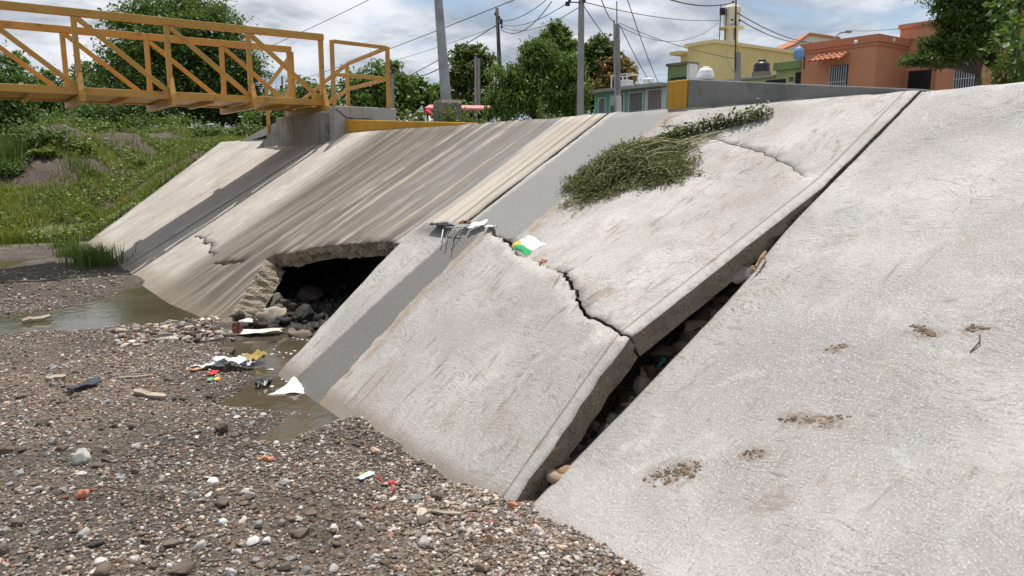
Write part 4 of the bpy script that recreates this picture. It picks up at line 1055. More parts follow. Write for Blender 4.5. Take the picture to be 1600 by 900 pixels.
def tree(name, label, base, blobs, n, size, col, trunk_r=.16, tip=None, tipf=0.0, group=None, cat='tree', clump=.23, droop=.35, aspect=.5, limbs=6, fill=.35, var=.3):
    base = np.array(base, float)
    t = thing(name, label, cat, tuple(base), group)
    P = blob_points(blobs, int(n*2.1), clump, fill)
    me = leaf_mesh('crown', P-base, size*(.6+.8*RNG.random(len(P))), leaf_cols(len(P), np.array(col)*2.15, var, tip, tipf), droop, aspect)
    link('crown', me, MAT['leaf'], t)
    mb = MB(); cen = np.mean([b[0] for b in blobs], 0); low = min(b[0][2]-b[1][2]*.6 for b in blobs)
    fork = base+(cen-base)*.5; fork[2] = base[2]+(max(low, base[2]+.4)-base[2])*.9
    j = RNG.normal(size=3)*trunk_r*.8; j[2] = 0
    mb.tube([tuple(base-np.array([0, 0, .2])), tuple((base+fork)/2+j), tuple(fork)], [trunk_r*1.25, trunk_r, trunk_r*.8], 8)
    for b in blobs[:limbs]:
        e = np.array(b[0])+np.array([0, 0, b[1][2]*.45]); md = (fork+e)/2+RNG.normal(size=3)*.12*np.linalg.norm(e-fork)*.5
        mb.tube([tuple(fork), tuple(md), tuple(e)], [trunk_r*.65, trunk_r*.42, trunk_r*.12], 6)
        for q in range(3):
            f = np.array(b[0])+RNG.normal(size=3)*np.array(b[1])*.55
            mb.tube([tuple(md), tuple((md+f)/2+RNG.normal(size=3)*.05), tuple(f)], [trunk_r*.28, trunk_r*.18, trunk_r*.05], 5)
    build('trunk', mb, MAT['bark'], t, smooth=True)
    return t
def B(px, py, d, rx, ry, dd=0.0, depth=None):
    """ellipsoid seen at (px, py) with radii in photo pixels at distance d"""
    c = at(px, py, d+dd); k = (d+dd)/F_PX
    return (c, (rx*k, (depth or rx)*k, ry*k))
def gbase(px, py, d, z=2.03):
    p = at(px, py, d); return (p[0], p[1], float(gz(p[0], p[1])) if z is None else z)
G_D, G_M, G_L = (.045, .085, .018), (.075, .125, .025), (.13, .19, .035)
# behind the footbridge
tree('shade_tree', 'big dark rounded shade tree towering behind the yellow footbridge', gbase(290, 190, 34, 2.2),
     [B(285, 25, 34, 55, 38), B(215, 42, 34, 42, 34), B(338, 45, 34, 42, 38), B(260, 95, 34, 75, 50), B(345, 105, 34, 55, 48), B(205, 110, 34, 48, 42), B(385, 120, 34, 28, 32), B(290, 140, 34, 85, 34), B(240, 18, 34.5, 28, 24), B(300, 60, 33, 60, 40)], 21000, .18, (.034, .066, .016), .3, G_L, .14)
tree('shade_tree', 'mid green tree at the left edge with branches hanging beside the bridge', gbase(10, 245, 36, 2.0),
     [B(-25, 120, 36, 45, 50), B(15, 145, 36, 35, 40), B(0, 190, 36, 40, 40), B(22, 100, 36.5, 18, 18), B(10, 225, 35, 30, 26)], 6000, .2, (.045, .085, .02), .2, G_L, .12)
tree('broadleaf_tree', 'bushy tree seen between the left truss posts under the bridge rail', gbase(80, 230, 44, 2.0),
     [B(80, 140, 44, 40, 28), B(60, 175, 44, 36, 34), B(110, 180, 44, 36, 34), B(85, 205, 43, 45, 24)], 4200, .26, (.040, .075, .018), .2, G_L, .1)
tree('broadleaf_tree', 'darker tree filling the gap left of the big shade tree', gbase(150, 220, 46, 2.0),
     [B(140, 120, 46, 28, 22), B(160, 155, 46, 38, 34), B(125, 200, 46, 40, 30), B(190, 195, 45, 45, 26)], 4200, .26, (.030, .058, .014), .2, G_M, .2)
tree('broadleaf_tree', 'low dark tree below the bridge deck at the far left', gbase(40, 235, 40, 2.0),
     [B(55, 205, 40, 40, 26), B(5, 215, 40, 34, 28), B(90, 200, 40.5, 36, 24)], 3200, .2, (.026, .050, .014), .18, G_M, .15)
tree('broadleaf_tree', 'dark leafy tree under the middle of the bridge deck', gbase(210, 200, 38, 2.2),
     [B(205, 175, 38, 45, 24), B(150, 185, 38, 35, 22), B(255, 178, 38.5, 34, 18)], 3200, .2, (.028, .055, .014), .18, G_M, .2)
tree('broadleaf_tree', 'green tree behind the right end of the bridge truss', gbase(440, 185, 36),
     [B(425, 165, 36, 34, 24), B(470, 150, 36, 30, 26), B(505, 158, 36, 26, 24)], 2600, .2, (.05, .09, .02), .14, G_L, .2)
# between the handrail and the lamp post
tree('broadleaf_tree', 'leafy tree framed by the yellow handrail on the landing', gbase(572, 185, 32),
     [B(560, 140, 32, 30, 28), B(590, 130, 32, 26, 30), B(575, 165, 32, 40, 22)], 3000, .18, (.048, .088, .02), .14, G_L, .25)
tree('broadleaf_tree', 'upright bright tree just right of the yellow handrail', gbase(617, 180, 34),
     [B(614, 120, 34, 16, 22), B(625, 140, 34, 22, 24), B(612, 165, 34, 26, 22)], 2400, .2, (.06, .105, .02), .14, G_L, .3)
tree('broadleaf_tree', 'rounded green tree beside the lamp post, above the red umbrella', gbase(655, 178, 36),
     [B(645, 138, 36, 22, 16), B(665, 160, 36, 24, 16), B(635, 160, 36, 20, 18), B(682, 150, 37, 20, 18)], 3000, .2, (.05, .09, .02), .14, G_L, .25)
tree('flame_tree', 'open-branched tree with reddish tips between lamp post and wooden pole', gbase(737, 170, 33),
     [B(722, 90, 33, 22, 20), B(752, 92, 33, 20, 22), B(735, 118, 33, 30, 26), B(760, 125, 33, 16, 22), B(712, 130, 33, 18, 26), B(738, 150, 33, 30, 16), B(718, 72, 33, 8, 6), B(735, 78, 33, 9, 8)], 3600, .19, (.042, .072, .018), .15, (.17, .10, .04), .14, clump=.2)
# big willowy clump
tree('neem_tree', 'large feathery bright green tree left of the tall concrete pole', gbase(840, 190, 24),
     [B(845, 88, 24, 28, 24), B(800, 125, 24, 32, 24), B(830, 110, 24, 26, 24), B(880, 110, 24, 30, 26), B(800, 160, 24, 36, 26), B(855, 150, 24, 44, 32), B(895, 155, 24, 26, 36), B(780, 165, 24, 18, 20), B(830, 78, 24, 12, 14)], 11000, .15, (.045, .085, .016), .2, (.13, .19, .03), .22, droop=.9, aspect=.32, clump=.22)
tree('tall_tree', 'taller loose tree rising behind the feathery green one', gbase(872, 150, 30),
     [B(868, 45, 30, 18, 14), B(862, 62, 30, 22, 16), B(882, 70, 30, 20, 18), B(870, 90, 30, 26, 18)], 2600, .17, (.055, .095, .025), .15, G_L, .3, clump=.2)
tree('mango_tree', 'dark green mango tree between the concrete pole and service post', gbase(940, 170, 34),
     [B(935, 80, 34, 22, 20), B(925, 105, 34, 20, 22), B(948, 95, 34, 22, 24), B(930, 130, 34, 22, 22), B(915, 150, 34, 20, 20)], 4200, .22, (.026, .056, .012), .18, (.05, .09, .02), .2)
tree('mango_tree', 'mango tree flushed with red-brown new leaves behind the service post', gbase(965, 165, 33),
     [B(975, 108, 33, 17, 14), B(955, 105, 33, 18, 14), B(962, 125, 33, 26, 14), B(945, 138, 33, 20, 14)], 3600, .2, (.17, .085, .035), .15, (.06, .08, .02), .35)
# right: tree in front of the orange house
tr = tree('shade_tree', 'overhanging tree with fine dark leaves in front of the orange house', gbase(1556, 150, 13.5),
     [B(1500, 18, 13.5, 38, 26), B(1525, 52, 13.5, 42, 30), B(1545, 10, 13.5, 44, 26), B(1470, 68, 13.5, 36, 14), B(1440, 92, 13.5, 30, 11), B(1475, 92, 13.5, 26, 12), B(1500, 78, 13.5, 36, 16), B(1555, 45, 13.5, 30, 30), B(1425, 96, 13.5, 14, 7), B(1500, -25, 13.5, 60, 28), B(1575, -20, 13.5, 45, 34), B(1552, 92, 13.5, 14, 18)], 15000, .085, (.030, .062, .014), .06, (.12, .18, .03), .3, droop=.5, aspect=.34, clump=.2, limbs=9)
def weed(name, label, base, n_st, ht, spread, n_leaf, size, col, group=None, aspect=.7, lean=(0, 0), cat='plant', var=.2, tip=None, tipf=0):
    base = np.array(base, float); t = thing(name, label, cat, tuple(base), group)
    mb = MB(); pts = []
    for k in range(n_st):
        a = RNG.random()*6.28; r = spread*RNG.random()**.5; h = ht*(.55+.5*RNG.random())
        b0 = base+np.array([math.cos(a)*r*.25, math.sin(a)*r*.25, -.05]); e = base+np.array([math.cos(a)*r+lean[0]*h, math.sin(a)*r+lean[1]*h, h]); m = (b0+e)/2+np.array([0, 0, h*.12])
        mb.tube([tuple(b0), tuple(m), tuple(e)], [.012*ht+.004, .008*ht+.003, .003], 5)
        for q in np.linspace(.2, 1.0, max(2, n_leaf//n_st)):
            p = (b0*(1-q)**2+2*m*q*(1-q)+e*q*q); pts.append(p+RNG.normal(size=3)*size*.55)
    pts = np.array(pts)
    build('stem', mb, MAT['stem'], t)
    link('leaves', leaf_mesh('leaves', pts-base, size*(.5+.9*RNG.random(len(pts))), leaf_cols(len(pts), col, var, tip, tipf), .2, aspect), MAT['leaf'], t)
    return t
MAT['stem'] = matte('green stems', (.12, .16, .05), .7, 0, .2, 3, 0)
# leafy shrubs at the right edge
weed('leafy_shrub', 'bright broad-leaved shrub at the right edge of the crest', (*at(1592, 150, 8.4)[:2], 2.03), 14, 1.15, .38, 520, .10, (.085, .16, .022), tip=(.14, .24, .04), tipf=.3)
weed('leafy_shrub', 'taller sapling with wide leaves hanging at the upper right corner', (*at(1612, 140, 8.9)[:2], 2.03), 8, 1.65, .42, 520, .12, (.09, .17, .025), tip=(.15, .25, .04), tipf=.25, lean=(-.05, .1))
weed('crest_weed', 'small bright green weed peeping over the crest before the orange door', (*at(1463, 142, 6.6)[:2], 2.03), 6, .11, .13, 40, .05, (.12, .24, .025), aspect=.8)
weed('sapling', 'thin upright sapling standing on the crest before the feathery tree', (*at(846, 186, 9.6)[:2], 2.03), 4, .42, .06, 90, .055, (.10, .15, .035), aspect=.45)
for (px, d, h_, sp, nl, sz, lab) in (
        (628, 15, .32, .30, 150, .09, 'rounded weed clump at the right foot of the landing block'),
        (650, 14.5, .11, .30, 100, .08, 'low weeds behind the yellow kerb wall under the red umbrella'),
        (672, 15, .20, .28, 130, .08, 'bushy weed on the left of the lamp post base'),
        (698, 14.2, .38, .28, 220, .07, 'feathery weed growing right in front of the lamp post base'),
        (722, 14, .30, .30, 160, .07, 'spreading weed on the right of the lamp post base'),
        (745, 13.5, .22, .30, 120, .07, 'low weeds at the tapering end of the yellow kerb wall'),
        (768, 14, .20, .28, 110, .07, 'grassy weeds under the pink awning end'),
        (790, 13, .16, .25, 90, .06, 'sparse weeds left of the thin sapling'),
        (868, 11, .14, .2, 70, .05, 'sparse weeds between the thin sapling and the concrete pole')):
    p = at(px, 190, d); weed('roadside_weed', lab, (p[0], p[1], 2.03), 12, h_*1.9, sp*1.25, int(nl*2.0), sz, (.085, .125, .03), 'weeds along the crest', .5, tip=(.13, .19, .04), tipf=.3)
rs = at(662, 175, 20); weed('roadside_bush', 'broad-leaved bush beneath the rounded tree by the red umbrella', (rs[0], rs[1], 2.03), 12, .95, .5, 260, .16, (.10, .17, .03), None, .6)

tree('broadleaf_tree', 'low green tree behind the abutment wing, under the bridge end', gbase(430, 200, 30),
     [B(405, 190, 30, 26, 18), B(440, 182, 30, 30, 20), B(475, 178, 30, 26, 16)], 2200, .18, (.05, .09, .02), .12, G_L, .2)
tree('broadleaf_tree', 'green tree under the bridge deck beside the bank crest', gbase(345, 190, 36, 2.2),
     [B(330, 175, 36, 36, 18), B(370, 178, 36, 30, 18)], 2200, .2, (.045, .085, .02), .12, G_L, .2)
tree('broadleaf_tree', 'green tree filling the gap between lamp post and feathery tree', gbase(768, 185, 31),
     [B(765, 165, 31, 24, 18), B(745, 175, 31, 22, 14), B(720, 172, 31, 18, 12)], 2200, .18, (.04, .075, .018), .12, G_L, .15)
# shrubs on the green bank
def bushy(name, label, px, py, d, rx, ry, n, size, col, tip=None, tipf=.2, group=None, aspect=.55):
    c, r = B(px, py, d, rx, ry); g = float(gz(c[0], c[1])); base = np.array([c[0], c[1], g])
    cz = max(c[2], g+r[2]*.5)
    t = thing(name, label, 'bush', tuple(base), group)
    P = blob_points([((c[0], c[1], cz), r), ((c[0]-r[0]*.6, c[1], cz-r[2]*.3), (r[0]*.6, r[1]*.6, r[2]*.7)), ((c[0]+r[0]*.6, c[1], cz-r[2]*.25), (r[0]*.6, r[1]*.6, r[2]*.7))], n, .3)
    link('foliage', leaf_mesh('foliage', P-base, size*(.6+.8*RNG.random(len(P))), leaf_cols(len(P), col, .25, tip, tipf), .3, aspect), MAT['leaf'], t)
    mb = MB()
    for k in range(6):
        e = P[RNG.integers(0, len(P))]; mb.tube([tuple(base-np.array([0, 0, .1])), tuple((base+e)/2+np.array([0, 0, .06])), tuple(e)], [.03, .02, .008], 5)
    build('stem', mb, MAT['stem'], t)
for (px, py, d, rx, ry, n, sz, col, lab) in (
        (65, 285, 20, 42, 26, 1500, .12, (.055, .105, .024), 'dark green broad-leaved bush low on the bank at far left'),
        (110, 225, 26, 34, 16, 1100, .12, (.10, .15, .03), 'yellow-green scrub on the upper bank left of the bare patch'),
        (25, 330, 18.5, 24, 22, 900, .10, (.06, .115, .024), 'leafy bush by the left edge above the sandy puddle'),
        (330, 205, 24, 26, 8, 800, .10, (.085, .135, .03), 'low bush high on the bank near the slab corner'),
        (385, 205, 23, 26, 8, 800, .10, (.06, .105, .025), 'darker bush by the abutment wing behind the slab top'),
        (150, 200, 28, 36, 12, 1000, .13, (.09, .145, .03), 'pale scrub on the bank crest under the bridge'),
        (250, 190, 29, 50, 8, 1100, .12, (.10, .16, .03), 'bright low growth along the bank crest under the bridge'),
        (60, 240, 30, 34, 16, 900, .13, (.075, .12, .03), 'tall weedy bush in front of the far low parapet')):
    bushy('bank_bush', lab, px, py, d, rx, ry, n, sz, col, G_L, .3)

# grass: blades over the bank, tufts by the water
def blades(X, Y, Z, h, wd, col, lean=.35):
    n = len(X); a = RNG.random(n)*6.283; l = np.abs(RNG.normal(size=n))*lean*h
    b = np.stack([X, Y, Z-.02], -1); dx = np.stack([np.cos(a), np.sin(a), 0*a], -1)
    ln = RNG.random(n)*6.283; ld = np.stack([np.cos(ln)*l, np.sin(ln)*l, 0*l], -1)
    md = b+ld*.35+np.stack([0*h, 0*h, h*.6], -1); tp = b+ld+np.stack([0*h, 0*h, h*(1-.25*(l/h))], -1)
    w2 = wd[:, None]*.5
    V = np.stack([b-dx*w2, b+dx*w2, md+dx*w2*.7, md-dx*w2*.7, tp], 1).reshape(-1, 3); i = np.arange(n)*5
    Fc = np.concatenate([np.stack([i, i+1, i+2], -1), np.stack([i, i+2, i+3], -1), np.stack([i+3, i+2, i+4], -1)])
    return V, Fc, np.repeat(col, 5, 0)
n = 90000
bx = RNG.uniform(-4.2, 6.5, n); by = 17.2+RNG.random(n)**1.3*20
e_ = 17.0+.86*np.clip(bx, 0, 3.6)+.25
gn_ = fbm(bx*.5, by*.5, 61, 4)
ok = (by > e_) & (gn_ > -.10+.05*RNG.normal(size=n)) & ~((by < 18.6) & (bx > -.9) & (RNG.random(n) < .8))
bx, by, gn_ = bx[ok], by[ok], gn_[ok]; n = len(bx)
h = (.09+.24*RNG.random(n)**1.6)*(.7+1.2*np.clip(gn_+.1, 0, .4)); h = np.where((bx < -1.0) & (by < 24), h*1.5, h)
col = np.array([.20, .235, .05])*(1+RNG.normal(size=(n, 1))*.25)
yel = (vnoise(bx*.9, by*.9, 77) > .58)[:, None]; col = np.where(yel, col*np.array([1.45, 1.25, 1.0]), col)
V1, F1, C1 = blades(bx, by, gz(bx, by), h, .018+.014*RNG.random(n), np.clip(col, .01, .6))
# ground cover leaves among the grass
n2 = 70000
cx = RNG.uniform(-4, 6, n2); cy = 17.4+RNG.random(n2)**1.2*17; e2 = 17.3+.86*np.clip(cx, 0, 3.6)
ok = (cy > e2) & (fbm(cx*.5, cy*.5, 61, 4) > -.09) & (fbm(cx*1.3, cy*1.3, 88, 3) > -.09); cx, cy = cx[ok], cy[ok]
P = np.stack([cx, cy, gz(cx, cy)+.03+.20*RNG.random(len(cx))*np.clip(.4+3*fbm(cx*1.3, cy*1.3, 88, 3), .2, 1.6)], -1)
meta(link('grass', mesh_np('grass', V1, F1, C1), MAT['grass']), 'tangled green grass covering the earth bank', None, None, 'stuff')
meta(link('ground_cover', leaf_mesh('ground_cover', P, (.05+.07*RNG.random(len(P))**2), leaf_cols(len(P), (.155, .21, .045), .35, (.23, .28, .065), .3), .1, .6), MAT['leaf']), 'low leafy creepers among the bank grass', None, None, 'stuff')
def tuft(label, x, y, n, r, hh, col=(.085, .15, .03)):
    X = x+RNG.normal(size=n)*r; Y = y+RNG.normal(size=n)*r*1.3; Z = gz(X, Y); h = hh*(.5+.7*RNG.random(n))
    c = np.array(col)*(1+RNG.normal(size=(n, 1))*.22)
    V, Fc, Cc_ = blades(X, Y, np.maximum(Z, WATER_Z), h, .012+.010*RNG.random(n), np.clip(c, .01, .6), .3)
    o = np.array([x, y, float(gz(x, y))]); fr_ = r > .2 or n < 150
    nm_ = 'grass_fringe' if fr_ else 'grass_tuft'
    meta(link(nm_, mesh_np(nm_, V-o, Fc, Cc_), MAT['grass'], None, tuple(o)), label, None if fr_ else 'grass tuft', None, 'stuff' if fr_ else None)
extra = [(95, 260, 23, 22, 12, 'leafy weed clump below the yellow-green scrub on the bank'), (170, 250, 24, 20, 10, 'bright weed clump left of the bare soil on the bank'), (215, 275, 21.5, 18, 9, 'weed clump midway down the bank'),
         (285, 250, 23, 22, 9, 'weed clump above the long edge of the farthest slab'), (130, 300, 20.5, 18, 10, 'weed clump near the foot of the bank'), (190, 215, 27, 26, 9, 'pale weed clump high on the bank'),
         (240, 215, 26.5, 20, 8, 'small weed clump beside the upper bare patch'), (75, 320, 19.2, 18, 10, 'dark weed clump low at the left of the bank'), (310, 222, 24.5, 20, 8, 'trailing weeds near the top corner of the farthest slab'), (40, 265, 21, 24, 14, 'thick leafy weeds under the tall weedy bush')]
for k_, (px, py, d, rx, ry, lab) in enumerate(extra):
    bushy('bank_weed', lab, px, py, d, rx, ry, 650, (.09, .12, .075)[k_ % 3], [(.13, .19, .035), (.09, .15, .03), (.17, .21, .05), (.11, .17, .03)][k_ % 4], (.24, .29, .06), .3, None, (.5, .75, .4)[k_ % 3])
for (px, py, n_, r_, hh, lab) in ((150, 412, 420, .17, .34, 'dense green grass tuft at the foot of the farthest slab'), (118, 398, 220, .16, .26, 'smaller grass tuft just left of the dense one'),
                                  (98, 385, 130, .15, .2, 'thin grass between the sandy puddle and the slab foot'), (30, 378, 300, .28, .22, 'grassy fringe along the far side of the sandy puddle'),
                                  (18, 300, 320, .22, .9, 'tall reeds at the left edge of the bank'), (140, 335, 260, .3, .35, 'pale grass tussock on the lower bank')):
    p = on_z(px, py, .0) if py > 350 else at(px, py+25, 19)
    tuft(lab, p[0], p[1], n_, r_, hh)
# ------------------------------------------------------------------ gravel and stones
def ico(sub):
    t = (1+5**.5)/2
    v = [(-1, t, 0), (1, t, 0), (-1, -t, 0), (1, -t, 0), (0, -1, t), (0, 1, t), (0, -1, -t), (0, 1, -t), (t, 0, -1), (t, 0, 1), (-t, 0, -1), (-t, 0, 1)]
    f = [(0, 11, 5), (0, 5, 1), (0, 1, 7), (0, 7, 10), (0, 10, 11), (1, 5, 9), (5, 11, 4), (11, 10, 2), (10, 7, 6), (7, 1, 8), (3, 9, 4), (3, 4, 2), (3, 2, 6), (3, 6, 8), (3, 8, 9), (4, 9, 5), (2, 4, 11), (6, 2, 10), (8, 6, 7), (9, 8, 1)]
    v = [np.array(q)/np.linalg.norm(q) for q in v]
    for _ in range(sub):
        cache = {}; nf = []
        def midp(a, b):
            k = (min(a, b), max(a, b))
            if k not in cache:
                q = v[a]+v[b]; v.append(q/np.linalg.norm(q)); cache[k] = len(v)-1
            return cache[k]
        for a, b, c in f:
            x, y, z = midp(a, b), midp(b, c), midp(c, a); nf += [(a, x, z), (b, y, x), (c, z, y), (x, y, z)]
        f = nf
    return np.array(v), np.array(f)
STONE_COLS = np.array([(.52, .49, .46), (.41, .385, .36), (.30, .285, .27), (.22, .20, .185), (.19, .15, .115), (.13, .10, .078), (.055, .05, .048), (.26, .125, .085), (.42, .34, .25), (.34, .29, .27)])
STONE_COLS = STONE_COLS*np.array([1.12, 1.05, .99])
STONE_P = np.array([.085, .10, .15, .13, .22, .15, .05, .035, .05, .055]); STONE_P = STONE_P/STONE_P.sum()
def stones_np(x, y, r, sub=0, flat=(.45, .9), sink=.25, zf=None):
    V0, F0 = ico(sub); n = len(x); m = len(V0)
    rot = RNG.random(n)*6.283; sc = np.stack([.75+.6*RNG.random(n), .75+.6*RNG.random(n), flat[0]+(flat[1]-flat[0])*RNG.random(n)], -1)*r[:, None]
    V = V0[None]*(1+RNG.normal(size=(n, m, 1))*.2)
    for _ in range(3):
        d = RNG.normal(size=(n, 1, 3)); d /= np.linalg.norm(d, axis=2, keepdims=True); s_ = (V*d).sum(2, keepdims=True); V = V-d*np.maximum(0, s_-RNG.uniform(.35, .8, (n, 1, 1)))
    V = V*sc[:, None, :]
    tilt = RNG.normal(size=n)*.3
    ct, st = np.cos(tilt)[:, None], np.sin(tilt)[:, None]
    yy = V[..., 1]*ct-V[..., 2]*st; zz_ = V[..., 1]*st+V[..., 2]*ct
    c, s = np.cos(rot)[:, None], np.sin(rot)[:, None]
    X = V[..., 0]*c-yy*s; Y = V[..., 0]*s+yy*c
    z0 = gz(x, y) if zf is None else zf
    Z = zz_+(z0+sc[:, 2]*(1-2*sink*RNG.random(n))*.6)[:, None]
    P = np.stack([X+x[:, None], Y+y[:, None], Z], -1).reshape(-1, 3)
    Fc = (F0[None]+(np.arange(n)*m)[:, None, None]).reshape(-1, 3)
    col = STONE_COLS[RNG.choice(len(STONE_COLS), n, p=STONE_P)]*(1+RNG.normal(size=(n, 1))*.18)
    return P, Fc, np.repeat(np.clip(col, .02, .8), m, 0)
def bed_points(n, ymax=10.5, keep=None, near=1.7):
    y = .9+(ymax-.9)*RNG.random(n)**near; x = -2.6+3.0*RNG.random(n)
    z = gz(x, y); ok = (x*TAN < z+.03) & (z > WATER_Z-.012)
    d = fbm(x*1.1, y*1.1, 91, 4)
    ok &= RNG.random(n) < np.clip(.72+2.2*d, .16, 1)*(1-.72*np.exp(-((x+.62)/.33)**2-((y-2.95)/.5)**2))*(1-.6*np.exp(-((x+.1)/.25)**2-((y-3.9)/.5)**2))
    return x[ok], y[ok]
parts3 = []
x, y = bed_points(90000); parts3.append(stones_np(x, y, .0042+.0065*RNG.random(len(x))**2, 0))
x, y = bed_points(34000); parts3.append(stones_np(x, y, .007+.0085*RNG.random(len(x))**1.8, 0, (.3, .75)))
x, y = bed_points(3600, near=1.4); parts3.append(stones_np(x, y, .010+.011*RNG.random(len(x))**2, 1, (.3, .65), .7))
def in_poly(n, P):
    P = np.array(P); lo, hi = P.min(0), P.max(0); q = lo+(hi-lo)*RNG.random((n, 2)); k = poly_sd(q[:, 0], q[:, 1], P) < 0
    return q[k, 0], q[k, 1]
# coarse gravel heaped at the foot of the open joint, by the pools, and the far bar
x, y = in_poly(3800, [(-.35, 1.6), (.12, 1.9), (.16, 2.75), (-.05, 3.3), (-.55, 3.0)]); k = x*TAN < gz(x, y)+.05; parts3.append(stones_np(x[k], y[k], .004+.012*RNG.random(k.sum())**3.5, 1, (.3, .7), .6))
x, y = in_poly(900, [(-.9, 7.0), (.45, 6.9), (.5, 7.9), (-.9, 7.9)]); k = x*TAN < gz(x, y)+.05; parts3.append(stones_np(x[k], y[k], .012+.03*RNG.random(k.sum())**3.5, 1))
x, y = in_poly(1500, [(-2.6, 9.4), (-1.1, 9.6), (-.2, 11), (-.5, 13.2), (-2.6, 13)]); parts3.append(stones_np(x, y, .008+.018*RNG.random(len(x))**2.5, 0))
for (cx_, cy_, rx_, ry_, n_) in ((-.62, 2.95, .4, .55, 420), (-.1, 3.9, .3, .5, 160), (-1.2, 3.6, .7, .9, 220), (-1.2, 6.0, .7, 1.2, 160)):
    x = cx_+RNG.normal(size=n_)*rx_*.6; y = cy_+RNG.normal(size=n_)*ry_*.6; k = (x*TAN < gz(x, y)+.02)
    Pd = stones_np(x[k], y[k], .005+.016*RNG.random(k.sum())**3, 1, (.45, .7), .5); parts3.append((Pd[0], Pd[1], np.clip(np.array([.15, .108, .075])*(.75+.5*RNG.random((len(Pd[0]), 1))), 0, 1)))
# rubble washed out under the slabs
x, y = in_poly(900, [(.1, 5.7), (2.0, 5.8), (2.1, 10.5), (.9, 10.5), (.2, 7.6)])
Pd = stones_np(x, y, .02+.055*RNG.random(len(x))**2, 1); parts3.append((Pd[0], Pd[1], Pd[2]*.13))  # stone colours cut down to paint the shade inside the hole
yq = 2.50+.30*RNG.random(900); sq = .35+2.5*RNG.random(900); xq = sq*CS
Pd = stones_np(xq, yq, .025+.06*RNG.random(900)**2, 1, zf=gz(xq, yq)+.10); parts3.append((Pd[0], Pd[1], Pd[2]*np.array([1.0, .85, .7])))
o = 0; VV = []; FF = []; CC = []
for (P, Fc, c) in parts3: VV.append(P); FF.append(Fc+o); CC.append(c); o += len(P)
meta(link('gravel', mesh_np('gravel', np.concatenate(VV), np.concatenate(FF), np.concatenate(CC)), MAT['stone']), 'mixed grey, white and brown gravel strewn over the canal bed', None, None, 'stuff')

def rock(name, label, px, py, r, col, scale=(1, 1, .7), group=None, cat='stone', z=None, sub=2, pos=None, rz=None, sink=.42, rough=.17):
    p = np.array(pos) if pos is not None else on_z(px, py, 0.0)
    if pos is None:
        for _ in range(4): p = on_z(px, py, float(gz(p[0], p[1]))+r*scale[2]*.4)
    g = float(gz(p[0], p[1])) if z is None else z
    V0, F0 = ico(sub); seed = RNG.integers(0, 9999)
    nz = vnoise(V0[:, 0]*1.6+seed, V0[:, 1]*1.6+V0[:, 2]*1.3, 5)-.5; n2_ = vnoise(V0[:, 0]*4+seed, V0[:, 1]*4+V0[:, 2]*3.1, 6)-.5
    V = V0*(1+nz*rough*4.2+n2_*rough*1.8+RNG.normal(size=len(V0))*rough*.25)[:, None]*np.array(scale)*r
    for _ in range(8):                                    # knock flat facets off
        d = RNG.normal(size=3); d /= np.linalg.norm(d); lim = r*RNG.uniform(.42, .8)*np.mean(scale)
        s_ = V@d; V = V-np.outer(np.maximum(0, s_-lim), d)*.9
    a = RNG.random()*6.28 if rz is None else rz; c, s = math.cos(a), math.sin(a)
    V = np.stack([V[:, 0]*c-V[:, 1]*s, V[:, 0]*s+V[:, 1]*c, V[:, 2]], -1)
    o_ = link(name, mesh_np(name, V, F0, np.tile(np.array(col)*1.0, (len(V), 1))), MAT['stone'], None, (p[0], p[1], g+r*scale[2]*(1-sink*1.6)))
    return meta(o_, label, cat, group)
W_, LG, GR, BR, DK, RB, TN = (.55, .52, .49), (.38, .36, .34), (.27, .26, .25), (.14, .108, .082), (.045, .04, .038), (.46, .155, .085), (.44, .33, .23)
rock('boulder', 'large pale translucent-looking stone on the gravel at the left, biggest there', 130, 718, .078, (.40, .39, .36), (1.15, .9, .6), sub=3)
rock('brick_fragment', 'orange brick lump on the gravel left of bottom centre', 132, 772, .038, (.52, .19, .11), (1.1, .8, .7), cat='brick', sub=3)
rock('brick_fragment', 'orange brick piece lying alone in mid gravel', 415, 718, .040, (.52, .22, .13), (1.2, .7, .6), cat='brick', sub=3)
rock('brick_fragment', 'orange brick nub at the foot of the open joint', 802, 789, .028, (.52, .23, .12), (1.3, .7, .8), cat='brick', sub=3)
rock('brick_fragment', 'upright dark red brick fragment near the white discs at the hole mouth', 371, 520, .085, (.24, .075, .06), (.5, .6, 1.2), cat='brick', sub=3)
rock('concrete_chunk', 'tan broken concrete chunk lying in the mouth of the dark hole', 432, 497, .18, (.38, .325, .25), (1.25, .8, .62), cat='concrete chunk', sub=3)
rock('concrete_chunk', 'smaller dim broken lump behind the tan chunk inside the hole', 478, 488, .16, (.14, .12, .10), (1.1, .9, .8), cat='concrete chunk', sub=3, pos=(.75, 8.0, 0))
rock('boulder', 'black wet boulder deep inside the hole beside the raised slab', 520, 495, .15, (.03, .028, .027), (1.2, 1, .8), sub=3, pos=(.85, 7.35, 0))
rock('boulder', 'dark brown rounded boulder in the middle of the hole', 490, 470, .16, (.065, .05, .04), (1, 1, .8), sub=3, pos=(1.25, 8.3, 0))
rock('boulder', 'flat tan slab of rubble resting in the hole water', 520, 520, .15, (.22, .16, .12), (1.5, .8, .35), sub=3, pos=(.62, 6.75, 0))
rock('cobble', 'pinkish round stone against the raised slab foot by the water', 498, 525, .06, (.36, .22, .19), (1.1, .8, .7), pos=(.52, 6.2, 0))
rock('cobble', 'dark brown angular stone in the stream below the hole', 352, 548, .08, (.12, .08, .055), (1.3, .8, .6))
rock('cobble', 'tan upright chip on the gravel near the slab foot', 587, 704, .036, (.55, .40, .27), (.6, .9, .9), sub=3)
rock('cobble', 'pale tan block by the wooden stick', 662, 800, .036, (.55, .46, .36), (1.1, .8, .7), sub=3)
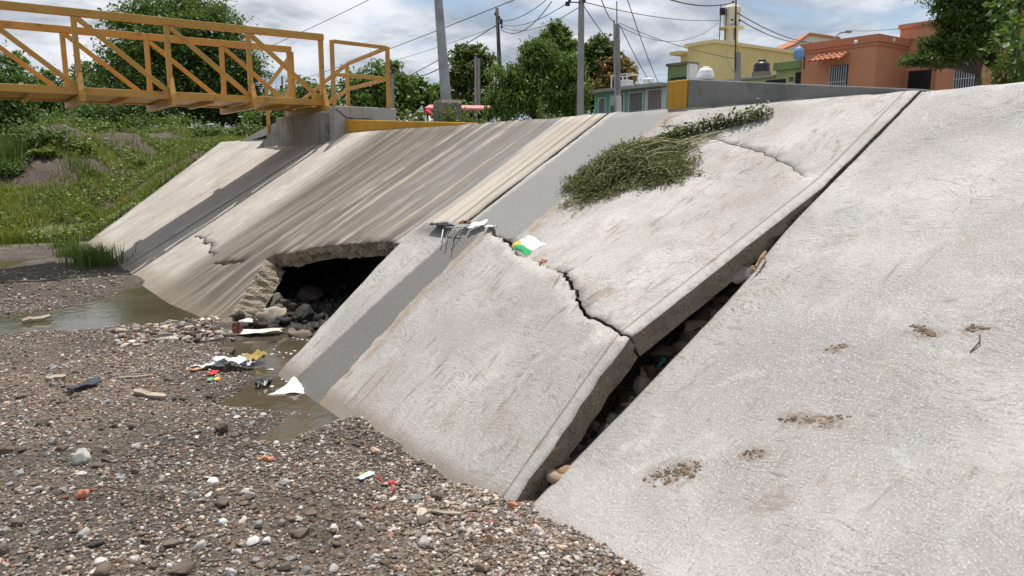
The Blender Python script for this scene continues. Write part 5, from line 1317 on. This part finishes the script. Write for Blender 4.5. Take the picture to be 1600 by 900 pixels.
rock('cobble', 'pinkish white boulder chip at the foot of the right slab', 838, 831, .034, (.56, .47, .46), (1.2, .9, .8), sub=3)
rock('cobble', 'brown curled flake standing below the right slab foot', 767, 842, .034, (.36, .24, .14), (1.1, .45, .8), sub=3)
rock('cobble', 'dark brown round clod at the left photo edge', 8, 702, .055, BR, (1.1, .9, .7))
rock('cobble', 'brown ridge-shaped clod on the gravel below the pools', 346, 668, .06, (.13, .10, .075), (1.1, .8, .8), sub=3)
rock('cobble', 'smooth white oval pebble standing out in lower left gravel', 349, 815, .026, (.74, .72, .68), (1.2, .9, .6), rough=.08)
rock('cobble', 'white flat stone on the near gravel by the bottom edge', 159, 878, .028, W_, (1.2, .9, .6))
rock('cobble', 'long brown clod at the bottom edge of the gravel', 285, 888, .05, BR, (1.5, .8, .7))
kinds = [('dark brown clod of earth on the gravel flat', BR), ('grey angular stone on the gravel flat', GR), ('chalky white stone on the gravel flat', W_), ('pale grey stone on the gravel flat', LG), ('near-black stone on the gravel flat', DK)]
rr = random.Random(5); done = 0
while done < 130:
    px, py = rr.uniform(0, 900), 530+370*rr.random()**.8
    p = on_z(px, py, 0)
    if p[0] > -.12 or float(gz(p[0], p[1])) < -.03 or p[1] > 8: continue
    k = rr.choices(range(5), (6, 4, 1.6, 3, 1))[0]; c = np.array(kinds[k][1])*rr.uniform(.8, 1.2)
    rock('cobble', kinds[k][0], px, py, rr.uniform(.016, .036)*(1.25 if k == 0 else 1), tuple(c), (rr.uniform(.9, 1.3), rr.uniform(.7, 1), rr.uniform(.4, .7)), 'loose stones on the gravel', sub=1 if py < 640 else 2)
    done += 1
for (s, lab) in ((.42, 'grey stone wedged low in the open joint'), (.75, 'brown rounded stone wedged midway in the open joint'), (1.0, 'dark angular stone wedged in the widest part of the open joint'), (.25, 'small dark cobble near the foot of the open joint')):
    q = slope(s, 2.575, -.10); rock('cobble', lab, 0, 0, .05+.02*s, (.10, .085, .07) if s < .5 else (.14, .11, .085), (1, 1, .8), pos=(q[0], q[1], 0), z=q[2]-.02, sub=2)

# ------------------------------------------------------------------ litter
def crumple(name, label, pos, size, col, cat, amp=.3, rz=0.0, tilt=0.0, shape=None, n=10, slope_on=False, mat=None, thick=.003, h=.0, group=None):
    """a crumpled sheet: grid with folds, given a little thickness"""
    seed = RNG.integers(0, 9999)
    u, v = np.meshgrid(np.linspace(-1, 1, n), np.linspace(-1, 1, n), indexing='ij'); u, v = u.ravel(), v.ravel()
    edge = 1-.16*np.abs(vnoise(u*2+seed, v*2, 3)-.5)*2*np.maximum(np.abs(u), np.abs(v))
    fold = np.abs(vnoise(u*1.4+seed, v*1.4, 4)-.5)*2; f2 = np.abs(vnoise(u*3.1+seed, v*3.1, 8)-.5)*2
    z = (fold*.7+f2*.45)*amp*min(size)
    x_, y_ = u*size[0]*edge/2, v*size[1]*edge/2
    if shape: x_, y_, z = shape(u, v, x_, y_, z)
    c, s = math.cos(rz), math.sin(rz); X = x_*c-y_*s; Y = x_*s+y_*c; Z = z+h
    if tilt: X, Z = X*math.cos(tilt)-Z*math.sin(tilt), X*math.sin(tilt)+Z*math.cos(tilt)
    if slope_on: X, Z = X*CS-Z*SN, X*SN+Z*CS
    V = np.stack([X, Y, Z], -1); N = len(V); V = np.concatenate([V+np.array([0, 0, thick]), V])
    f = []
    for i in range(n-1):
        for j in range(n-1):
            a = i*n+j; q = (a, a+n, a+n+1, a+1); f.append(q); f.append(tuple(N+k for k in q[::-1]))
    rim = [i for i in range(n)]+[i*n+n-1 for i in range(1, n)]+[(n-1)*n+j for j in range(n-2, -1, -1)]+[i*n for i in range(n-2, 0, -1)]
    for a, b in zip(rim, rim[1:]+rim[:1]): f.append((a, b, N+b, N+a))
    if callable(col): cc = np.array([col(a, b) for a, b in zip(u, v)]); cc = np.concatenate([cc, cc])
    else: cc = np.tile(np.array(col), (2*N, 1))
    me = mesh_np(name, V, f, cc, False)
    return meta(link(name, me, mat or MAT['litter'], None, tuple(pos)), label, cat, group)
MAT['litter'] = colmat('wrinkled plastic litter', .38, .12, 40, .25, 90)
MAT['cloth'] = colmat('dull rag', .9, .25, 30, .4, 70)
MAT['timber'] = matte('weathered driftwood', (.46, .38, .29), .85, 0, .25, 6, .4, 60)
def gp(px, py, h=.0):
    p = on_z(px, py, 0)
    for _ in range(4): p = on_z(px, py, max(float(gz(p[0], p[1])), WATER_Z)+h)
    return p
p = gp(470, 605, .02)
crumple('plastic_sheet', 'white plastic sheet corner poking up from the stream at the slab foot', (p[0]-.05, p[1], WATER_Z+.0), (.36, .22), (.80, .80, .78), 'plastic sheet', .10, -.5,
        shape=lambda u, v, x_, y_, z: (x_*(1-.45*(v+1)/2)+.0, y_*.7, z+.085*np.exp(-((u+.1)/.5)**2)*((v+1)/2)**1.1-.008))
p = gp(404, 523); crumple('plastic_sheet', 'flat off-white plastic strip lying in the mud below the hole', (p[0], p[1], p[2]+.02), (.46, .14), (.72, .66, .56), 'plastic sheet', .30, -.35)
p = gp(387, 508); rock('foam_disc', 'round pinkish white foam disc beside the red brick at the hole mouth', 0, 0, .11, (.62, .54, .55), (1.2, .9, .28), cat='foam', pos=(p[0], p[1], 0), z=p[2]+.02, rough=.06)
p = gp(360, 570, .03); crumple('plastic_bag', 'white and pale blue plastic bag crumpled on the gravel spit', (p[0], p[1], p[2]), (.26, .17), lambda u, v: (.50, .66, .80) if u > .35 else (.78, .79, .80), 'plastic bag', .55, -.3)
p = gp(325, 574, .01); crumple('plastic_bag', 'thin white bag shreds on the left of the litter pile', (p[0], p[1], p[2]), (.26, .08), (.74, .76, .78), 'plastic bag', .6, -.2)
p = gp(397, 563, .03); crumple('sack', 'muddy yellow sack at the water end of the litter pile', (p[0], p[1], p[2]), (.20, .13), (.40, .30, .09), 'sack', .7, .1, mat=MAT['cloth'])
p = gp(386, 572, .03); crumple('wrapper', 'pale purple wrapper tucked under the yellow sack', (p[0], p[1], p[2]), (.12, .07), (.56, .46, .72), 'wrapper', .6, .3)
p = gp(333, 585, .01); crumple('wrapper', 'bright red wrapper in the litter pile', (p[0], p[1], p[2]), (.085, .06), (.72, .03, .03), 'wrapper', .6, .6)
p = gp(329, 594, .01); crumple('wrapper', 'small green wrapper below the red one', (p[0], p[1], p[2]), (.05, .04), (.05, .45, .22), 'wrapper', .5, .2)
p = gp(340, 594, .01); crumple('wrapper', 'small orange and yellow wrapper below the red one', (p[0], p[1], p[2]), (.06, .045), lambda u, v: (.80, .55, .06) if v > 0 else (.75, .2, .04), 'wrapper', .5, .9)
p = gp(308, 578, .01); crumple('wrapper', 'brown and orange carton scrap at the left end of the litter pile', (p[0], p[1], p[2]), (.12, .06), (.42, .20, .09), 'wrapper', .5, .3)
p = gp(412, 602, .01); crumple('plastic_bag', 'black plastic lump in the stream left of the white sheet', (p[0], p[1], WATER_Z), (.13, .08), (.02, .02, .022), 'plastic bag', .9, .2)
p = gp(425, 606); rock('foam_scrap', 'small white foam scrap floating beside the black plastic', 0, 0, .022, (.8, .8, .78), (1.5, .9, .4), cat='foam', pos=(p[0], p[1], 0), z=WATER_Z+.004, sub=1)
fr = random.Random(3)
for (px, py) in ((428, 546), (436, 551), (447, 552), (455, 553), (425, 554), (443, 559), (432, 541), (461, 549), (441, 593), (447, 597), (424, 578), (465, 530), (472, 531), (480, 532), (458, 528)):
    p = on_z(px, py, WATER_Z); rock('foam_fleck', 'tiny white fleck of froth floating on the stream below the hole', 0, 0, fr.uniform(.008, .02), (.78, .77, .72), (1.6, .9, .25), 'froth flecks on the stream', cat='froth', pos=(p[0], p[1], 0), z=WATER_Z+.002, sub=1)
p = gp(571, 747, .005); crumple('wrapper', 'flat pale blue and green wrapper on mid gravel', (p[0], p[1], p[2]+.01), (.105, .045), lambda u, v: (.50, .70, .30) if v > .3 else (.55, .78, .86), 'wrapper', .25, .35)
p0, p1, p2, p3 = gp(590, 748), gp(600, 757), gp(612, 757), gp(624, 760); p4 = gp(613, 772); zz0 = .012
build('red_string', MB().tube([tuple(q+np.array([0, 0, zz0])) for q in (p0, p1, p2, p3)], .004, 5).tube([tuple(p2+np.array([0, 0, zz0])), tuple(p4+np.array([0, 0, zz0]))], .003, 5).box(tuple(p2+np.array([0, 0, .012])), (.03, .016, .008), .4), matte('red plastic string', (.6, .03, .05), .5, 0, .1, 5, 0), None, tuple(p2), label='red plastic string on the gravel beside the blue wrapper', cat='string')
def stick(label, a, b, r, n=5, mat='timber', name='stick', flat=.6):
    A_, B_ = gp(*a), gp(*b); A_[2] += r*1.0; B_[2] += r*1.1
    mb = MB(); k = [A_*(1-t_)+B_*t_+RNG.normal(size=3)*r*.25 for t_ in np.linspace(0, 1, 5)]
    mb.tube([tuple(q) for q in k], [r*.8, r, r*.95, r, r*.7], n)
    build(name, mb, MAT[mat], None, tuple((A_+B_)/2), label=label, cat='stick')
stick('straight pale stick pointing at the slab foot', (668, 801), (722, 806), .010)
stick('flat pale board on the left gravel', (72, 596), (101, 592), .022, 4)
stick('short weathered board lying in mid left gravel', (212, 617), (258, 625), .022, 4)
stick('long pale driftwood strip at the water edge on the left', (34, 506), (78, 500), .030, 5)
stick('curved thin pale twig below the water edge', (186, 592), (236, 588), .008)
stick('small pale splinter under the cracked slab foot', (695, 795), (711, 788), .010, 4)
p = gp(130, 605, .01); crumple('rag', 'dark slate rag lying on the left gravel', (p[0], p[1], p[2]), (.26, .10), (.06, .065, .075), 'rag', .55, .5, mat=MAT['cloth'])
p = gp(143, 598, .01); crumple('rag', 'small dark scrap at the upper end of the slate rag', (p[0], p[1], p[2]), (.10, .06), (.05, .055, .06), 'rag', .6, .8, mat=MAT['cloth'])
# litter on the ridge of the broken slab
def sp(px, py, o):
    r_ = ray(px, py); P0 = NRM*o; t_ = -((CAM-P0)@NRM)/(r_@NRM); return CAM+r_*t_
q = sp(748, 354, .245); crumple('foam_tray', 'bent white foam tray perched on the ridge of the broken slab', tuple(q), (.09, .17), (.74, .77, .80), 'foam tray', .25, .55, tilt=.5, h=.012)
q = sp(768, 357, .235); crumple('plastic_bag', 'small clear plastic scrap beside the foam tray', tuple(q), (.07, .10), (.66, .68, .70), 'plastic bag', .4, .3, h=.005)
q = sp(690, 354, .262); crumple('rubber_flap', 'black rubber flap draped over the ridge at the damp band', tuple(q), (.10, .24), (.018, .018, .02), 'rubber flap', .35, .1, tilt=.05, h=.0, mat=MAT['cloth'])
q = sp(727, 353, .255); crumple('cardboard_scrap', 'brown scrap wedged between the rubber flap and foam tray', tuple(q), (.07, .09), (.16, .085, .045), 'cardboard', .6, .3, h=.01, mat=MAT['cloth'])
tw_ = [sp(*a) for a in ((690, 380, .235), (694, 358, .262), (708, 357, .27), (722, 357, .27))]
build('wire_scrap', MB().tube([tuple(q_+NRM*.012) for q_ in tw_], .006, 5), MAT['iron'], None, tuple(tw_[1]), label='bent pale wire hanging over the ridge of the broken slab', cat='wire')
for i, (a, b) in enumerate((((702, 362, .25), (697, 384, .235)), ((712, 362, .25), (706, 390, .23)), ((722, 360, .25), (709, 378, .235)))):
    A_, B_ = sp(*a), sp(*b); build('root_strand', MB().tube([tuple(A_+NRM*.012), tuple((A_+B_)/2+NRM*.02), tuple(B_+NRM*.008)], .005, 5), MAT['dark'], None, tuple(A_), label='dark wet root strand trailing down from the rubber flap', cat='root', group='root strands on the ridge')
q = sp(829, 394, .155)
def pack(u, v):
    if u < -.35 and v < .6: return (.04, .42, .13)
    if u < -.05 and v > .45: return (.80, .45, .10)
    return (.74, .77, .76)
crumple('snack_packet', 'white packet with a green corner caught in the crack between the slab halves', tuple(q), (.17, .30), pack, 'packet', .16, -.25, slope_on=True, h=.05, n=14)
q = sp(851, 411, .17); crumple('cardboard_scrap', 'small orange-brown scrap at the lower end of the white packet', tuple(q), (.04, .06), (.45, .19, .09), 'cardboard', .5, .2, slope_on=True, h=.008, mat=MAT['cloth'])
q = slope(1.16, 2.585, -.06); crumple('plastic_bag', 'green and dark plastic bag stuffed in the open joint', tuple(q), (.07, .035), (.015, .10, .075), 'plastic bag', .9, .0, slope_on=True)
q = slope(.72, 2.575, -.08); crumple('plastic_bag', 'white plastic scrap stuffed low in the open joint', tuple(q), (.08, .03), (.6, .6, .58), 'plastic bag', .8, .3, slope_on=True)
q = slope(1.95, 2.575, -.06); rock('concrete_chunk', 'long grey rubble piece jammed in the upper part of the open joint', 0, 0, .10, (.24, .21, .18), (1.6, .45, .5), cat='concrete chunk', pos=(q[0], q[1], 0), z=q[2], rz=0.0, sub=3)
q = slope(2.02, 2.50, 0)
dr = MB(); dr.tube([tuple(slope(2.10, 2.53, .02)), tuple(slope(2.02, 2.505, .035)), tuple(slope(1.93, 2.495, .012))], [.008, .012, .006], 5)
for k in range(6): dr.tube([tuple(slope(2.05-.02*k, 2.505, .03)), tuple(slope(2.03-.02*k, 2.49+.02*(k % 2), .02+.01*(k % 3)))], .005, 4)
build('dry_twig', dr, matte('dry straw', (.34, .22, .11), .85, 0, .3, 8, .2), None, tuple(q), label='dry brown twig tuft hooked on the right slab edge', cat='twig')
# dried mud on the near slab
mudm = matte('dried mud', (.155, .107, .07), .95, 0, .35, 14, .6, 60)
def mud(label, pts, w0, n, name='mud_patch'):
    V = []; Fq = []; o_ = 0; V0, F0 = ico(1)
    P_ = np.array(pts); seg = np.linspace(0, 1, len(P_))
    for i in range(n):
        t_ = RNG.random(); s_, y_ = np.interp(t_, seg, P_[:, 0]), np.interp(t_, seg, P_[:, 1])
        cl = vnoise(np.array(s_*28), np.array(y_*28), 4); w1 = w0*(.35+1.1*float(cl)); s_ += RNG.normal()*w1; y_ += RNG.normal()*w1; r_ = (.0018+.0042*RNG.random()**3)
        c_ = slope(s_, y_, r_*.15+float(off_near(np.array(s_), np.array(y_))))
        v = V0*(1+RNG.normal(size=(len(V0), 1))*.18)*np.array([1.7, 1.8, .28])*r_
        v = np.stack([v[:, 0]*CS-v[:, 2]*SN, v[:, 1], v[:, 0]*SN+v[:, 2]*CS], -1)+c_
        V.append(v); Fq.append(F0+o_); o_ += len(v)
    V = np.concatenate(V); org = V.mean(0)
    me = mesh_np(name, V-org, np.concatenate(Fq)); meta(link(name, me, mudm, None, tuple(org)), label, 'mud patch')
mud('long crusted streak of dried mud in the middle of the near slab', [(1.0, 1.75), (1.04, 1.67), (1.07, 1.60), (1.12, 1.52)], .014, 150)
mud('crumbly dried mud patch high on the right of the near slab', [(1.72, 1.53), (1.70, 1.47), (1.68, 1.43)], .013, 100)
mud('faint broad mud smear low on the near slab, closest to the joint', [(.50, 2.06), (.56, 2.0), (.62, 1.93)], .03, 130)
mud('small mud specks on the near slab above the long streak', [(1.47, 1.78), (1.52, 1.74)], .017, 30)
mud('small mud dab between the long streak and the broad smear', [(.78, 1.77), (.80, 1.72)], .02, 30)
mud('trail of mud crumbs at the far right of the near slab', [(1.76, 1.33), (1.78, 1.29)], .016, 35)
build('twig', MB().tube([tuple(slope(1.73, 1.27, .01)), tuple(slope(1.68, 1.25, .018)), tuple(slope(1.62, 1.262, .008))], .003, 5), MAT['bark'], None, tuple(slope(1.68, 1.25)), label='thin brown twig on the near slab at the right', cat='twig')

# ------------------------------------------------------------------ uprooted weeds thrown on the slab
heap = thing('weed_heap', 'wilting heap of uprooted green weeds sprawled over the upper cracked slab', 'plant heap', tuple(slope(3.0, 4.3)))
HP = [(2.40, 4.42), (2.62, 4.78), (2.9, 4.95), (3.15, 4.93), (3.38, 4.72), (3.46, 4.45), (3.42, 4.2), (3.3, 4.05), (3.1, 3.92), (2.92, 3.75), (2.80, 3.58), (2.72, 3.72), (2.72, 4.0), (2.62, 4.2), (2.5, 4.34)]
HP = [(2.98+(a-2.98)*.86, 4.30+(b-4.30)*.84) for a, b in HP]
def heap_h(s, y):
    d = -poly_sd(s, y, HP); return .14*np.sqrt(np.clip(d/.22, 0, 1))*(.45+1.1*vnoise(s*6.5, y*6.5, 3))
sv = MB(); sv.col = (.3, .3, .12); lp_ = []; root = np.array([3.45, 3.98])
def lift_(s, y): return float(off_up(np.array(s), np.array(y)))
hr_ = random.Random(9); cnt = 0
while cnt < 430:
    s1, y1 = hr_.uniform(2.35, 3.5), hr_.uniform(3.5, 5.0)
    if poly_sd(np.array(s1), np.array(y1), HP) > .06: continue
    cnt += 1; sv.col = hr_.choice([(.30, .31, .12), (.22, .23, .085), (.15, .115, .06), (.20, .16, .085), (.36, .34, .16)])
    ang = math.atan2(root[1]-y1, root[0]-s1)+hr_.gauss(0, 1.15); Ls = hr_.uniform(.12, .46); pts = []
    hh = float(heap_h(np.array(s1), np.array(y1)))*hr_.uniform(.15, 1.05)
    for k in range(6):
        t_ = k/5-.5; a2 = ang+t_*hr_.uniform(-1, 1)
        s_, y_ = s1+math.cos(a2)*Ls*t_, y1+math.sin(a2)*Ls*t_
        d = float(poly_sd(np.array(s_), np.array(y_), HP)); h_ = max(.008, min(hh*(1-.5*abs(t_)), float(heap_h(np.array(s_), np.array(y_)))*1.1 if d < 0 else .012))
        pts.append(slope(s_, y_, h_+lift_(s_, y_)+.006))
    sv.tube([tuple(q_) for q_ in pts], [.003, .0036, .0034, .003, .0026, .0015], 4, False)
    for q_ in pts:
        for _ in range(9): lp_.append(q_+RNG.normal(size=3)*np.array([.024, .024, .016])+NRM*.006)
sv.col = (.33, .31, .14)
for k in range(7):                                    # long pale stems running to the root end
    a = np.array([hr_.uniform(2.7, 3.3), hr_.uniform(4.1, 4.7)]); b = root+np.array([hr_.gauss(.1, .06), hr_.gauss(-.1, .05)])
    pts = []
    for t_ in np.linspace(0, 1, 7):
        c_ = a*(1-t_)+b*t_+np.array([.07*math.sin(t_*3.1)*hr_.uniform(-1, 1), 0]); d = float(poly_sd(np.array(c_[0]), np.array(c_[1]), HP))
        pts.append(slope(c_[0], c_[1], (.125*math.sqrt(min(1, max(0, -d)/.2)) if d < 0 else .0)+.015+.03*math.sin(t_*3.1)))
    sv.tube([tuple(q_) for q_ in pts], .0042, 5, False)
build('stems', sv, colmat('wilted stems', .75, .25, 20, 0), heap)
# dark tail of roots and shrivelled leaf reaching up the slab
tl = []
for k in range(1500):
    t_ = hr_.random(); c_ = np.array([3.42, 4.42])*(1-t_)+np.array([3.80, 3.60])*t_; w_ = .055+.02*math.sin(t_*9)
    tl.append(slope(c_[0]+hr_.gauss(0, w_*.6), c_[1]+hr_.gauss(0, w_*.5), abs(hr_.gauss(0, .045))+.012))
lp_ = np.array(lp_); tl = np.array(tl); org = ORG[heap.name]
link('leaves', leaf_mesh('leaves', lp_-org, .014+.022*RNG.random(len(lp_)), leaf_cols(len(lp_), (.155, .145, .058), .40, (.11, .078, .045), .42), .0, .42), MAT['leaf'], heap)
meta(link('root_tail', leaf_mesh('root_tail', tl-org, .022+.028*RNG.random(len(tl)), leaf_cols(len(tl), (.095, .082, .045), .3, (.12, .125, .045), .3), .0, .45), MAT['leaf'], heap), 'dark shrivelled tail of the heap')
